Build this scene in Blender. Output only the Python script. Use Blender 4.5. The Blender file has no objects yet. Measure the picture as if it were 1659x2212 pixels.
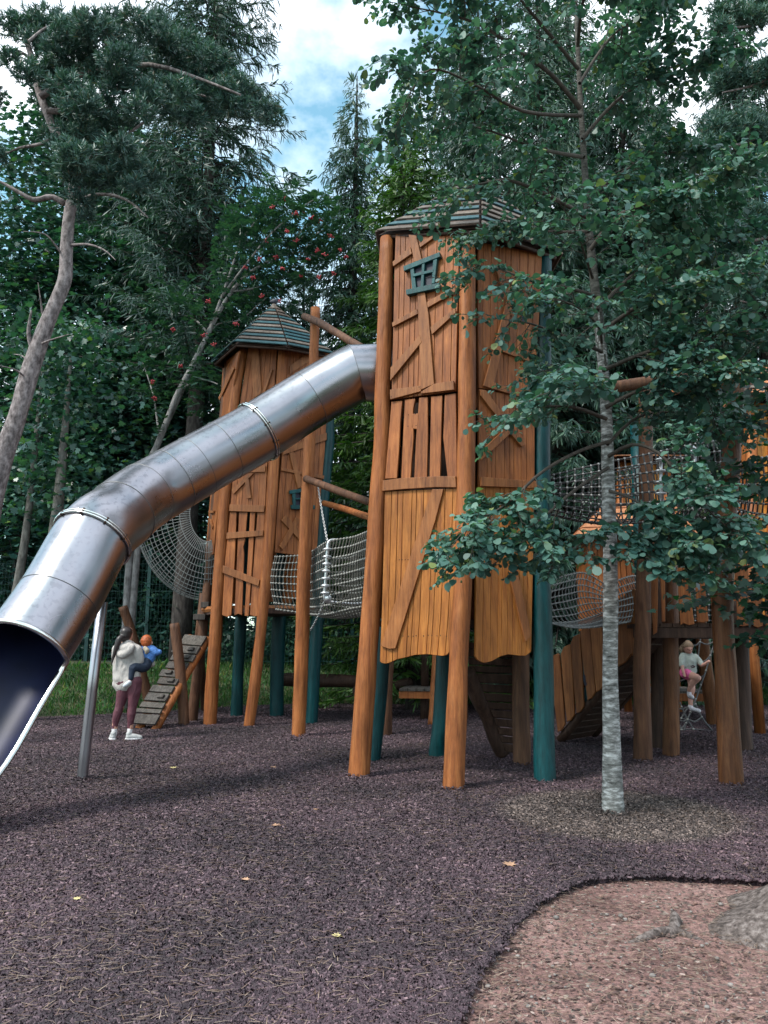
import bpy, bmesh, math, random
import numpy as np
from mathutils import Vector, Matrix, noise as mnoise
R_ = math.radians
scene = bpy.context.scene
COL = scene.collection
random.seed(7)
rng = np.random.default_rng(7)

# ------------------------------------------------------------------ camera
CH, F, W, H = 1.45, 1600.0, 1659.0, 2212.0
PITCH = R_(10.07)
CAM = Vector((0, 0, CH))
FWD = Vector((0, math.cos(PITCH), math.sin(PITCH)))
UPV = Vector((0, -math.sin(PITCH), math.cos(PITCH)))
RGT = Vector((1, 0, 0))
cd = bpy.data.cameras.new('camera'); cam = bpy.data.objects.new('camera', cd); COL.objects.link(cam)
cam.location = CAM; cam.rotation_euler = (math.pi/2 + PITCH, 0, 0)
cd.sensor_fit = 'VERTICAL'; cd.lens_unit = 'FOV'; cd.angle = 2*math.atan(H/2/F)
cd.clip_start = 0.05; cd.clip_end = 2000
scene.camera = cam

# ------------------------------------------------------------------ world, sun, exposure
SUN_EL, SUN_AZ = R_(52), R_(-125)        # azimuth from +Y clockwise: behind the camera, to its left
world = bpy.data.worlds.new('World'); scene.world = world; world.use_nodes = True
wt = world.node_tree; wn = wt.nodes; wl = wt.links; wn.clear()
wo = wn.new('ShaderNodeOutputWorld'); bg = wn.new('ShaderNodeBackground'); bg.inputs[1].default_value = 0.14
sky = wn.new('ShaderNodeTexSky'); sky.sky_type = 'NISHITA'; sky.sun_disc = False
sky.sun_elevation = SUN_EL; sky.sun_rotation = SUN_AZ
tc = wn.new('ShaderNodeTexCoord')
mp = wn.new('ShaderNodeMapping'); mp.inputs['Location'].default_value = (0.3977, 5.5308, 0.4045); mp.inputs['Scale'].default_value = (1, 1, 1.5)
nz = wn.new('ShaderNodeTexNoise'); nz.inputs['Scale'].default_value = 2.4; nz.inputs['Detail'].default_value = 7; nz.inputs['Roughness'].default_value = .55
rp = wn.new('ShaderNodeValToRGB'); rp.color_ramp.elements[0].position = .41; rp.color_ramp.elements[1].position = .54
mx = wn.new('ShaderNodeMix'); mx.data_type = 'RGBA'
nz2 = wn.new('ShaderNodeTexNoise'); nz2.inputs['Scale'].default_value = 6; nz2.inputs['Detail'].default_value = 6
cr = wn.new('ShaderNodeValToRGB')
cr.color_ramp.elements[0].color = (6.2, 7.2, 8.3, 1); cr.color_ramp.elements[1].color = (9.4, 10.0, 10.8, 1)
cr.color_ramp.elements[0].position = .3; cr.color_ramp.elements[1].position = .55
wl.new(tc.outputs['Generated'], mp.inputs[0]); wl.new(mp.outputs[0], nz.inputs[0]); wl.new(mp.outputs[0], nz2.inputs[0])
wl.new(nz.outputs['Fac'], rp.inputs[0]); wl.new(rp.outputs[0], mx.inputs[0]); wl.new(nz2.outputs['Fac'], cr.inputs[0])
tn = wn.new('ShaderNodeMix'); tn.data_type = 'RGBA'; tn.blend_type = 'MULTIPLY'; tn.inputs[0].default_value = 1; tn.inputs[7].default_value = (1.5, 2.0, 1.6, 1)
wl.new(sky.outputs[0], tn.inputs[6]); wl.new(tn.outputs[2], mx.inputs[6]); wl.new(cr.outputs[0], mx.inputs[7])
wl.new(mx.outputs[2], bg.inputs[0]); wl.new(bg.outputs[0], wo.inputs[0])
sd = bpy.data.lights.new('sun', 'SUN'); sd.energy = 3.0; sd.angle = R_(13); sd.color = (1, .95, .88)
so = bpy.data.objects.new('sun', sd); COL.objects.link(so); so.location = (-20, -14, 30)
sv = Vector((math.sin(SUN_AZ)*math.cos(SUN_EL), math.cos(SUN_AZ)*math.cos(SUN_EL), math.sin(SUN_EL)))
so.rotation_euler = (-sv).to_track_quat('-Z', 'Y').to_euler()
vs = scene.view_settings; vs.view_transform = 'Standard'; vs.look = 'None'; vs.gamma = 1; vs.exposure = 0.52

# ------------------------------------------------------------------ projection helpers (photo seen at 1659 x 2212)
def ray(px, py):
    return FWD + RGT*((px - W/2)/F) + UPV*((H/2 - py)/F)
def P(px, py, Y):
    d = ray(px, py); return CAM + d*(Y/d.y)
def PD(px, py, D):
    return CAM + ray(px, py)*D
def G(px, py, z=0.0):
    d = ray(px, py); return CAM + d*((z - CH)/d.z)
def K(x0, y0, s):
    return lambda cx, cy: ((x0 + cx*s)/1.8228, (y0 + cy*s)/1.8228)
CA = K(1300, 700, .6028); CB = K(1300, 1900, .6028); CC = K(600, 1150, .5425); CDD = K(0, 2300, .6028)
CF = K(2000, 1300, .6172); CE = K(2000, 2200, .6172); CN = K(1050, 1800, .3165); CK = K(2600, 2450, .2261); CW = K(380, 2400, .2532)
CR = K(2600, 1500, .452); CQ = K(1500, 2500, .4219)

# ------------------------------------------------------------------ objects helpers
OFF = {}
def thing(name, label, cat, loc=(0, 0, 0), group=None):
    o = bpy.data.objects.new(name, None); COL.objects.link(o); o.location = loc
    o.empty_display_size = .2
    tag(o, label, cat, group); OFF[o.name] = Vector(loc); return o
def tag(o, label=None, cat=None, group=None, kind=None):
    if label: o['label'] = label
    if cat: o['category'] = cat
    if group: o['group'] = group
    if kind: o['kind'] = kind
    return o
class MB:
    def __init__(s): s.v = []; s.f = []; s.m = []; s.sm = []
    def add(s, vs, fs, mi=0, smooth=False):
        b = len(s.v); s.v += [tuple(p) for p in vs]
        for f in fs: s.f.append([b+i for i in f]); s.m.append(mi); s.sm.append(smooth)
    def prism(s, pts, n, d0, d1, mi=0):
        n = Vector(n); k = len(pts)
        a = [Vector(p) + n*d0 for p in pts]; b = [Vector(p) + n*d1 for p in pts]
        # orient: make cap b face along n
        c = sum(b, Vector())/k; ar = Vector()
        for i in range(k): ar += (b[i]-c).cross(b[(i+1) % k]-c)
        if ar.dot(n) < 0: a.reverse(); b.reverse()
        s.add(a+b, [list(range(k-1, -1, -1)), list(range(k, 2*k))] + [[i, (i+1) % k, k+(i+1) % k, k+i] for i in range(k)], mi)
    def box(s, c, x, y, z, mi=0):
        c, x, y, z = map(Vector, (c, x, y, z))
        vs = [c + x*i + y*j + z*k for i in (-1, 1) for j in (-1, 1) for k in (-1, 1)]
        s.add(vs, [(0, 1, 3, 2), (4, 6, 7, 5), (0, 4, 5, 1), (2, 3, 7, 6), (0, 2, 6, 4), (1, 5, 7, 3)], mi)
    def tube(s, pts, rad, n=8, mi=0, cap=True, smooth=True, wob=0, seed=0):
        pts = [Vector(p) for p in pts]; k = len(pts)
        if not hasattr(rad, '__len__'): rad = [rad]*k
        vs = []; prev = None
        for i, p in enumerate(pts):
            t = (pts[min(i+1, k-1)] - pts[max(i-1, 0)])
            t = t.normalized() if t.length > 1e-9 else Vector((0, 0, 1))
            if prev is None:
                a = Vector((0, 0, 1)) if abs(t.z) < .9 else Vector((1, 0, 0)); u = t.cross(a).normalized()
            else:
                u = (prev - t*prev.dot(t)).normalized()
            prev = u; w = t.cross(u)
            for j in range(n):
                g = 2*math.pi*j/n
                d = u*math.cos(g) + w*math.sin(g); r = rad[i]
                if wob: r *= 1 + wob*mnoise.noise(p*1.7 + d*.8 + Vector((seed, 0, 0)))
                vs.append(p + d*r)
        fs = [[i*n+j, i*n+(j+1) % n, (i+1)*n+(j+1) % n, (i+1)*n+j] for i in range(k-1) for j in range(n)]
        s.add(vs, fs, mi, smooth)
        if cap:
            b = len(s.v) - len(vs)
            s.f.append([b+j for j in range(n-1, -1, -1)]); s.m.append(mi); s.sm.append(False)
            s.f.append([b+(k-1)*n+j for j in range(n)]); s.m.append(mi); s.sm.append(False)
    def ball(s, c, r, mi=0, nu=6, nv=4, sc=(1, 1, 1)):
        c = Vector(c); vs = [c + Vector((0, 0, r*sc[2]))]
        for i in range(1, nv):
            a = math.pi*i/nv
            for j in range(nu):
                b = 2*math.pi*j/nu
                vs.append(c + Vector((r*math.sin(a)*math.cos(b)*sc[0], r*math.sin(a)*math.sin(b)*sc[1], r*math.cos(a)*sc[2])))
        vs.append(c - Vector((0, 0, r*sc[2]))); L = len(vs)-1
        fs = [[0, 1+j, 1+(j+1) % nu] for j in range(nu)]
        for i in range(nv-2):
            fs += [[1+i*nu+j, 1+(i+1)*nu+j, 1+(i+1)*nu+(j+1) % nu, 1+i*nu+(j+1) % nu] for j in range(nu)]
        fs += [[L, 1+(nv-2)*nu+(j+1) % nu, 1+(nv-2)*nu+j] for j in range(nu)]
        s.add(vs, fs, mi, True)
    def build(s, name, mats, parent=None, bevel=0):
        me = bpy.data.meshes.new(name)
        off = OFF.get(parent.name, Vector()) if parent else Vector()
        me.from_pydata([(x-off.x, y-off.y, z-off.z) for x, y, z in s.v], [], s.f)
        for m in (mats if isinstance(mats, (list, tuple)) else [mats]): me.materials.append(m)
        me.polygons.foreach_set('material_index', s.m); me.polygons.foreach_set('use_smooth', s.sm)
        me.update()
        o = bpy.data.objects.new(name, me); COL.objects.link(o)
        if parent: o.parent = parent; OFF[o.name] = off
        else: OFF[o.name] = Vector()
        if bevel:
            b = o.modifiers.new('bevel', 'BEVEL'); b.width = bevel; b.segments = 2; b.limit_method = 'ANGLE'; b.angle_limit = R_(40)
        return o
def np_obj(name, V, k, mat, parent=None, smooth=False, matidx=None):
    """mesh of separate k-gons: V is (M*k, 3)"""
    V = np.asarray(V, dtype=np.float32).reshape(-1, 3)
    if parent is not None: V = V - np.array(OFF[parent.name], dtype=np.float32)
    me = bpy.data.meshes.new(name); n = len(V); m = n//k
    me.vertices.add(n); me.vertices.foreach_set('co', V.ravel())
    me.loops.add(n); me.loops.foreach_set('vertex_index', np.arange(n, dtype=np.int32))
    me.polygons.add(m); me.polygons.foreach_set('loop_start', np.arange(0, n, k, dtype=np.int32))
    me.polygons.foreach_set('loop_total', np.full(m, k, dtype=np.int32))
    for q in (mat if isinstance(mat, (list, tuple)) else [mat]): me.materials.append(q)
    if matidx is not None: me.polygons.foreach_set('material_index', np.asarray(matidx, dtype=np.int32))
    me.update(calc_edges=True); me.validate()
    o = bpy.data.objects.new(name, me); COL.objects.link(o)
    if parent is not None: o.parent = parent; OFF[o.name] = OFF[parent.name]
    else: OFF[o.name] = Vector()
    return o
def dup(root, loc, rz=0, sc=1.0, label=None):
    r = root.copy(); COL.objects.link(r); r.location = loc; r.rotation_euler = (0, 0, rz); r.scale = (sc, sc, sc)
    if label: r['label'] = label
    for ch in list(root.children):
        c = ch.copy(); COL.objects.link(c); c.parent = r
    return r
def nrm(a): return a/np.maximum(np.linalg.norm(a, axis=-1, keepdims=True), 1e-9)
def cards(C, D, N, S, T):
    """instances of polygon template T (k,3): x across, y along D, z along N"""
    D = nrm(D); X = nrm(np.cross(D, N)); N = np.cross(X, D)
    S = np.asarray(S).reshape(-1, 1, 1)
    return (C[:, None, :] + S*(X[:, None, :]*T[None, :, 0, None] + D[:, None, :]*T[None, :, 1, None] + N[:, None, :]*T[None, :, 2, None])).reshape(-1, 3)
def smooth_path(pts, n):
    pts = [Vector(p) for p in pts]; k = len(pts); out = []
    for i in range(n+1):
        t = i/n*(k-1); a = min(int(t), k-2); f = t-a
        p0 = pts[max(a-1, 0)]; p1 = pts[a]; p2 = pts[a+1]; p3 = pts[min(a+2, k-1)]
        out.append(.5*((2*p1) + (p2-p0)*f + (2*p0-5*p1+4*p2-p3)*f*f + (3*p1-p0-3*p2+p3)*f**3))
    return out
def lerps(vals, n):
    k = len(vals); return [float(np.interp(i/n*(k-1), range(k), vals)) for i in range(n+1)]

# ------------------------------------------------------------------ materials
def newmat(name):
    m = bpy.data.materials.new(name); m.use_nodes = True; nt = m.node_tree
    b = nt.nodes['Principled BSDF']; return m, nt, b
def nd(nt, t, **kw):
    n = nt.nodes.new(t)
    for k, v in kw.items(): setattr(n, k, v)
    return n
def ramp(nt, stops):
    r = nt.nodes.new('ShaderNodeValToRGB'); e = r.color_ramp.elements
    while len(e) < len(stops): e.new(.5)
    for el, (p, c) in zip(e, stops): el.position = p; el.color = (*c, 1)
    return r
def noise_tex(nt, scale, vec=None, detail=4, mscale=None, obj=True):
    n = nt.nodes.new('ShaderNodeTexNoise'); n.inputs['Scale'].default_value = scale; n.inputs['Detail'].default_value = detail
    t = nt.nodes.new('ShaderNodeTexCoord'); src = t.outputs['Object']
    if mscale:
        q = nt.nodes.new('ShaderNodeMapping'); q.inputs['Scale'].default_value = mscale
        nt.links.new(src, q.inputs[0]); src = q.outputs[0]
    nt.links.new(src, n.inputs[0]); return n
def mixc(nt, a, b, fac, mode='MIX'):
    m = nt.nodes.new('ShaderNodeMix'); m.data_type = 'RGBA'; m.blend_type = mode
    for sock, v in ((m.inputs[6], a), (m.inputs[7], b), (m.inputs[0], fac)):
        if isinstance(v, (int, float)): sock.default_value = v
        elif isinstance(v, tuple): sock.default_value = (*v, 1)
        else: nt.links.new(v, sock)
    return m.outputs[2]
def bump(nt, b, h, strength=.3, dist=.01):
    n = nt.nodes.new('ShaderNodeBump'); n.inputs['Strength'].default_value = strength; n.inputs['Distance'].default_value = dist
    nt.links.new(h, n.inputs['Height']); nt.links.new(n.outputs[0], b.inputs['Normal'])
def wood(name, c0, c1, c2, rough=.5, scale=1.0, island=True, bstr=.35):
    m, nt, b = newmat(name)
    g = noise_tex(nt, 9*scale, detail=6, mscale=(3.2, 3.2, .22))
    g2 = noise_tex(nt, 1.6, detail=5)
    r = ramp(nt, [(.28, c0), (.5, c1), (.75, c2)]); nt.links.new(g.outputs['Fac'], r.inputs[0])
    col = r.outputs[0]
    r2 = ramp(nt, [(.3, (.62, .58, .55)), (.65, (1.12, 1.1, 1.08))]); nt.links.new(g2.outputs['Fac'], r2.inputs[0])
    col = mixc(nt, col, r2.outputs[0], .8, 'MULTIPLY')
    g3 = noise_tex(nt, 34*scale, detail=4, mscale=(3.5, 3.5, .12)); g3.inputs['Roughness'].default_value = .7
    r5 = ramp(nt, [(.3, (.6, .56, .54)), (.5, (1, 1, 1)), (.72, (1.22, 1.2, 1.16))]); nt.links.new(g3.outputs['Fac'], r5.inputs[0])
    col = mixc(nt, col, r5.outputs[0], .85, 'MULTIPLY')
    st = noise_tex(nt, 2.3, detail=6, mscale=(2.4, 2.4, .35)); st.inputs['Roughness'].default_value = .75
    r6 = ramp(nt, [(.5, (1, 1, 1)), (.66, (.55, .52, .52))]); nt.links.new(st.outputs['Fac'], r6.inputs[0])
    col = mixc(nt, col, r6.outputs[0], .75, 'MULTIPLY')
    hw = noise_tex(nt, 11, detail=2, mscale=(1.6, 1.6, .5))
    if island:
        ge = nt.nodes.new('ShaderNodeNewGeometry')
        r3 = ramp(nt, [(0, (.8, .76, .74)), (.5, (.97, .97, .97)), (1, (1.14, 1.12, 1.06))]); nt.links.new(ge.outputs['Random Per Island'], r3.inputs[0])
        col = mixc(nt, col, r3.outputs[0], 1.0, 'MULTIPLY')
    k = noise_tex(nt, 5, detail=2, mscale=(1, 1, .45))
    rk = ramp(nt, [(.70, (1, 1, 1)), (.78, (.45, .35, .3))]); nt.links.new(k.outputs['Fac'], rk.inputs[0])
    col = mixc(nt, col, rk.outputs[0], .8, 'MULTIPLY')
    nt.links.new(col, b.inputs['Base Color']); b.inputs['Roughness'].default_value = rough
    b.inputs['Specular IOR Level'].default_value = .27
    ma = nt.nodes.new('ShaderNodeMath'); ma.operation = 'MULTIPLY_ADD'; ma.inputs[1].default_value = .5 if island else 2.2
    nt.links.new(hw.outputs['Fac'], ma.inputs[0]); nt.links.new(g3.outputs['Fac'], ma.inputs[2])
    bump(nt, b, ma.outputs[0], bstr, .012); return m
M = {}
M['board'] = wood('stained_board', (.175, .055, .017), (.285, .097, .029), (.365, .14, .046), .5)
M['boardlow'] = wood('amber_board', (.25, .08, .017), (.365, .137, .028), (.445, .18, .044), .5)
M['brace'] = wood('brace_board', (.19, .067, .022), (.285, .11, .036), (.355, .15, .055), .5)
M['pole'] = wood('stained_pole', (.19, .058, .018), (.3, .102, .03), (.385, .15, .05), .55, .7, False, .5)
M['poleshade'] = wood('shaded_brown_pole', (.085, .033, .014), (.14, .056, .022), (.2, .092, .04), .5, .7, False, .5)  # pole wood with the shade beneath the trees put into its colour
M['brown'] = wood('brown_pole', (.06, .026, .014), (.105, .048, .026), (.16, .078, .042), .6, .7, False, .5)
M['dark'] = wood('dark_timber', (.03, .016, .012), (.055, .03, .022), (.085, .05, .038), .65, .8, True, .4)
M['grey'] = wood('weathered_board', (.045, .042, .04), (.085, .078, .074), (.14, .13, .125), .8, 1.2, True, .5)
M['yellow'] = wood('yellow_lit_board', (.42, .17, .035), (.58, .25, .05), (.68, .33, .08), .5)  # orange boards, the yellow light on them put into the colour
M['rfwood'] = wood('roof_board', (.1, .085, .075), (.155, .13, .115), (.22, .19, .17), .7, 1.0, True, .4)
M['rfpink'] = wood('roof_board_fresh', (.33, .13, .06), (.45, .2, .1), (.55, .27, .15), .6)
M['rfteal'] = wood('roof_board_painted', (.02, .07, .09), (.03, .10, .125), (.06, .15, .17), .55, 1.0, True, .3)
M['teal'] = wood('painted_pole', (.0003, .027, .032), (.0005, .042, .05), (.002, .06, .068), .4, .7, False, .3)
M['frame'] = wood('painted_window_wood', (.002, .045, .055), (.004, .07, .08), (.012, .1, .105), .4)

def simple(name, c, rough=.5, metal=0, nscale=0, namp=.3):
    m, nt, b = newmat(name); b.inputs['Roughness'].default_value = rough; b.inputs['Metallic'].default_value = metal
    if nscale:
        n = noise_tex(nt, nscale, detail=5)
        r = ramp(nt, [(.3, tuple(x*(1-namp) for x in c)), (.7, tuple(x*(1+namp) for x in c))]); nt.links.new(n.outputs['Fac'], r.inputs[0])
        nt.links.new(r.outputs[0], b.inputs['Base Color']); bump(nt, b, n.outputs['Fac'], .25, .004)
    else: b.inputs['Base Color'].default_value = (*c, 1)
    return m
M['pane'] = simple('dark_pane', (.003, .005, .022), .6)
M['inside'] = simple('slide_inner_shade', (.004, .007, .036), .5, .1, 3, .35)  # steel inside of the tube, its bluish shade put into the base colour
M['rope'] = simple('grey_rope', (.095, .09, .078), .9, 0, 60, .4)
M['ropedark'] = simple('black_rope', (.06, .058, .06), .8, 0, 60, .4)
M['ropelight'] = simple('pale_steel_rope', (.17, .18, .18), .6, 0, 60, .3)
M['clamp'] = simple('aluminium_clamp', (.62, .64, .66), .35, .7, 20, .2)
M['knot'] = simple('plastic_knot', (.27, .27, .255), .5, 0, 30, .3)
M['knotdark'] = simple('steel_knot', (.3, .3, .3), .45, .4, 30, .3)
M['chain'] = simple('galvanised_chain', (.5, .5, .5), .4, .9)
M['fence'] = simple('green_fence_paint', (.004, .05, .05), .5, 0, 10, .3)

def steel():
    m, nt, b = newmat('brushed_steel'); b.inputs['Metallic'].default_value = 1
    n = noise_tex(nt, 60, detail=3); n2 = noise_tex(nt, 2.2, detail=6); n3 = noise_tex(nt, 20, detail=5)
    r = ramp(nt, [(.35, (.315, .31, .34)), (.65, (.375, .37, .405))]); nt.links.new(n2.outputs['Fac'], r.inputs[0])
    # droplets and grime, mostly on the upper skin
    r3 = ramp(nt, [(.54, (1, 1, 1)), (.62, (.76, .76, .76))]); nt.links.new(n3.outputs['Fac'], r3.inputs[0])
    ge = nt.nodes.new('ShaderNodeNewGeometry'); sp = nt.nodes.new('ShaderNodeSeparateXYZ'); nt.links.new(ge.outputs['Normal'], sp.inputs[0])
    mr = nt.nodes.new('ShaderNodeMapRange'); mr.inputs[1].default_value = .1; mr.inputs[2].default_value = .7; nt.links.new(sp.outputs[2], mr.inputs[0])
    col = mixc(nt, r.outputs[0], mixc(nt, r.outputs[0], r3.outputs[0], 1.0, 'MULTIPLY'), mr.outputs[0])
    nt.links.new(col, b.inputs['Base Color'])
    rr = nt.nodes.new('ShaderNodeMapRange'); rr.inputs[1].default_value = .3; rr.inputs[2].default_value = .7; rr.inputs[3].default_value = .25; rr.inputs[4].default_value = .33
    nt.links.new(n2.outputs['Fac'], rr.inputs[0]); nt.links.new(rr.outputs[0], b.inputs['Roughness'])
    bump(nt, b, n.outputs['Fac'], .04, .002); return m
M['steel'] = steel()
M['rim'] = simple('polished_rim', (.7, .7, .69), .18, 1)

def leafmat(name, cols, rough=.42, trans=.3, tcol=None, spec=.5):
    m, nt, b = newmat(name); ge = nt.nodes.new('ShaderNodeNewGeometry')
    r = ramp(nt, cols); nt.links.new(ge.outputs['Random Per Island'], r.inputs[0])
    oi = nt.nodes.new('ShaderNodeObjectInfo')
    r2 = ramp(nt, [(0, (.75, .8, .85)), (1, (1.2, 1.15, 1.05))]); nt.links.new(oi.outputs['Random'], r2.inputs[0])
    n = noise_tex(nt, 1.1, detail=3); r3 = ramp(nt, [(.3, (.6, .65, .7)), (.7, (1.25, 1.2, 1.1))]); nt.links.new(n.outputs['Fac'], r3.inputs[0])
    col = mixc(nt, mixc(nt, r.outputs[0], r2.outputs[0], 1.0, 'MULTIPLY'), r3.outputs[0], 1.0, 'MULTIPLY')
    nt.links.new(col, b.inputs['Base Color']); b.inputs['Roughness'].default_value = rough; b.inputs['Specular IOR Level'].default_value = spec
    if trans:
        t = nt.nodes.new('ShaderNodeBsdfTranslucent'); mixs = nt.nodes.new('ShaderNodeMixShader'); mixs.inputs[0].default_value = trans
        nt.links.new(mixc(nt, col, tcol or (1.3, 1.8, .6), 1.0, 'MULTIPLY'), t.inputs[0])
        out = nt.nodes['Material Output']
        nt.links.new(b.outputs[0], mixs.inputs[1]); nt.links.new(t.outputs[0], mixs.inputs[2]); nt.links.new(mixs.outputs[0], out.inputs[0])
    return m
M['alder'] = leafmat('alder_leaf', [(0, (.034, .1, .092)), (.5, (.066, .165, .145)), (.94, (.12, .23, .19)), (1, (.2, .24, .07))], .46, .24, (1.1, 1.5, .75), .5)
M['spruce'] = leafmat('spruce_needles', [(0, (.02, .06, .052)), (.6, (.036, .094, .075)), (1, (.07, .135, .09))], .48, .15)
M['lime'] = leafmat('young_spruce_needles', [(0, (.03, .085, .02)), (.6, (.06, .14, .025)), (1, (.1, .2, .035))], .55, .2)
M['pine'] = leafmat('pine_needles', [(0, (.035, .095, .09)), (.6, (.065, .15, .135)), (.94, (.11, .2, .16)), (1, (.16, .12, .07))], .5, .1)
M['syc'] = leafmat('sycamore_leaf', [(0, (.016, .06, .06)), (.6, (.03, .095, .088)), (.95, (.055, .135, .1)), (1, (.1, .18, .04))], .38, .22, None, .6)
M['rowan'] = leafmat('rowan_leaf', [(0, (.015, .055, .052)), (.6, (.027, .08, .07)), (1, (.055, .115, .08))], .45, .18)
M['maple'] = leafmat('maple_leaf', [(0, (.008, .04, .03)), (.6, (.015, .06, .04)), (1, (.03, .13, .045))], .45, .3)
M['under'] = leafmat('undergrowth_leaf', [(0, (.02, .08, .065)), (.6, (.035, .12, .085)), (1, (.08, .18, .1))], .45, .2)
M['grass'] = leafmat('grass_blade', [(0, (.035, .12, .04)), (.6, (.06, .17, .055)), (.88, (.11, .19, .07)), (1, (.28, .24, .13))], .55, .25)
M['berry'] = simple('red_berry', (.32, .02, .03), .45)
def bark(name, c0, c1, c2, scale=6, ms=(1, 1, .35), bstr=.8):
    m, nt, b = newmat(name); n = noise_tex(nt, scale, detail=8, mscale=ms)
    n.inputs['Roughness'].default_value = .65
    r = ramp(nt, [(.32, c0), (.5, c1), (.68, c2)]); nt.links.new(n.outputs['Fac'], r.inputs[0]); nt.links.new(r.outputs[0], b.inputs['Base Color'])
    b.inputs['Roughness'].default_value = .85; b.inputs['Specular IOR Level'].default_value = .25; bump(nt, b, n.outputs['Fac'], bstr, .02); return m
M['alderbark'] = bark('pale_alder_bark', (.03, .029, .027), (.2, .198, .19), (.58, .58, .58), 4.6, (2.2, 2.2, 7), .4)
M['rowanbark'] = bark('rowan_bark', (.1, .095, .095), (.22, .21, .21), (.34, .33, .33), 10, (1, 1, .5), .5)
M['upperbark'] = bark('upper_alder_bark', (.025, .023, .02), (.075, .07, .062), (.15, .145, .13), 7, (1.6, 1.6, 5), .5)
M['pinebark'] = bark('pine_bark', (.05, .04, .04), (.19, .16, .16), (.36, .31, .31), 16, (1, 1, .55), 1.0)
M['bark'] = bark('dark_bark', (.015, .012, .012), (.045, .038, .036), (.085, .075, .07), 12, (1, 1, .3), .8)
M['greybark'] = bark('grey_bark', (.05, .047, .044), (.12, .115, .105), (.2, .19, .175), 10, (1, 1, .5), .6)
M['rootbark'] = bark('root_bark', (.03, .024, .022), (.125, .1, .093), (.27, .23, .218), 30, (1, 1, .8), 1.0)
M['twig'] = simple('twig_bark', (.05, .04, .032), .8, 0, 20, .4)

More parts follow.
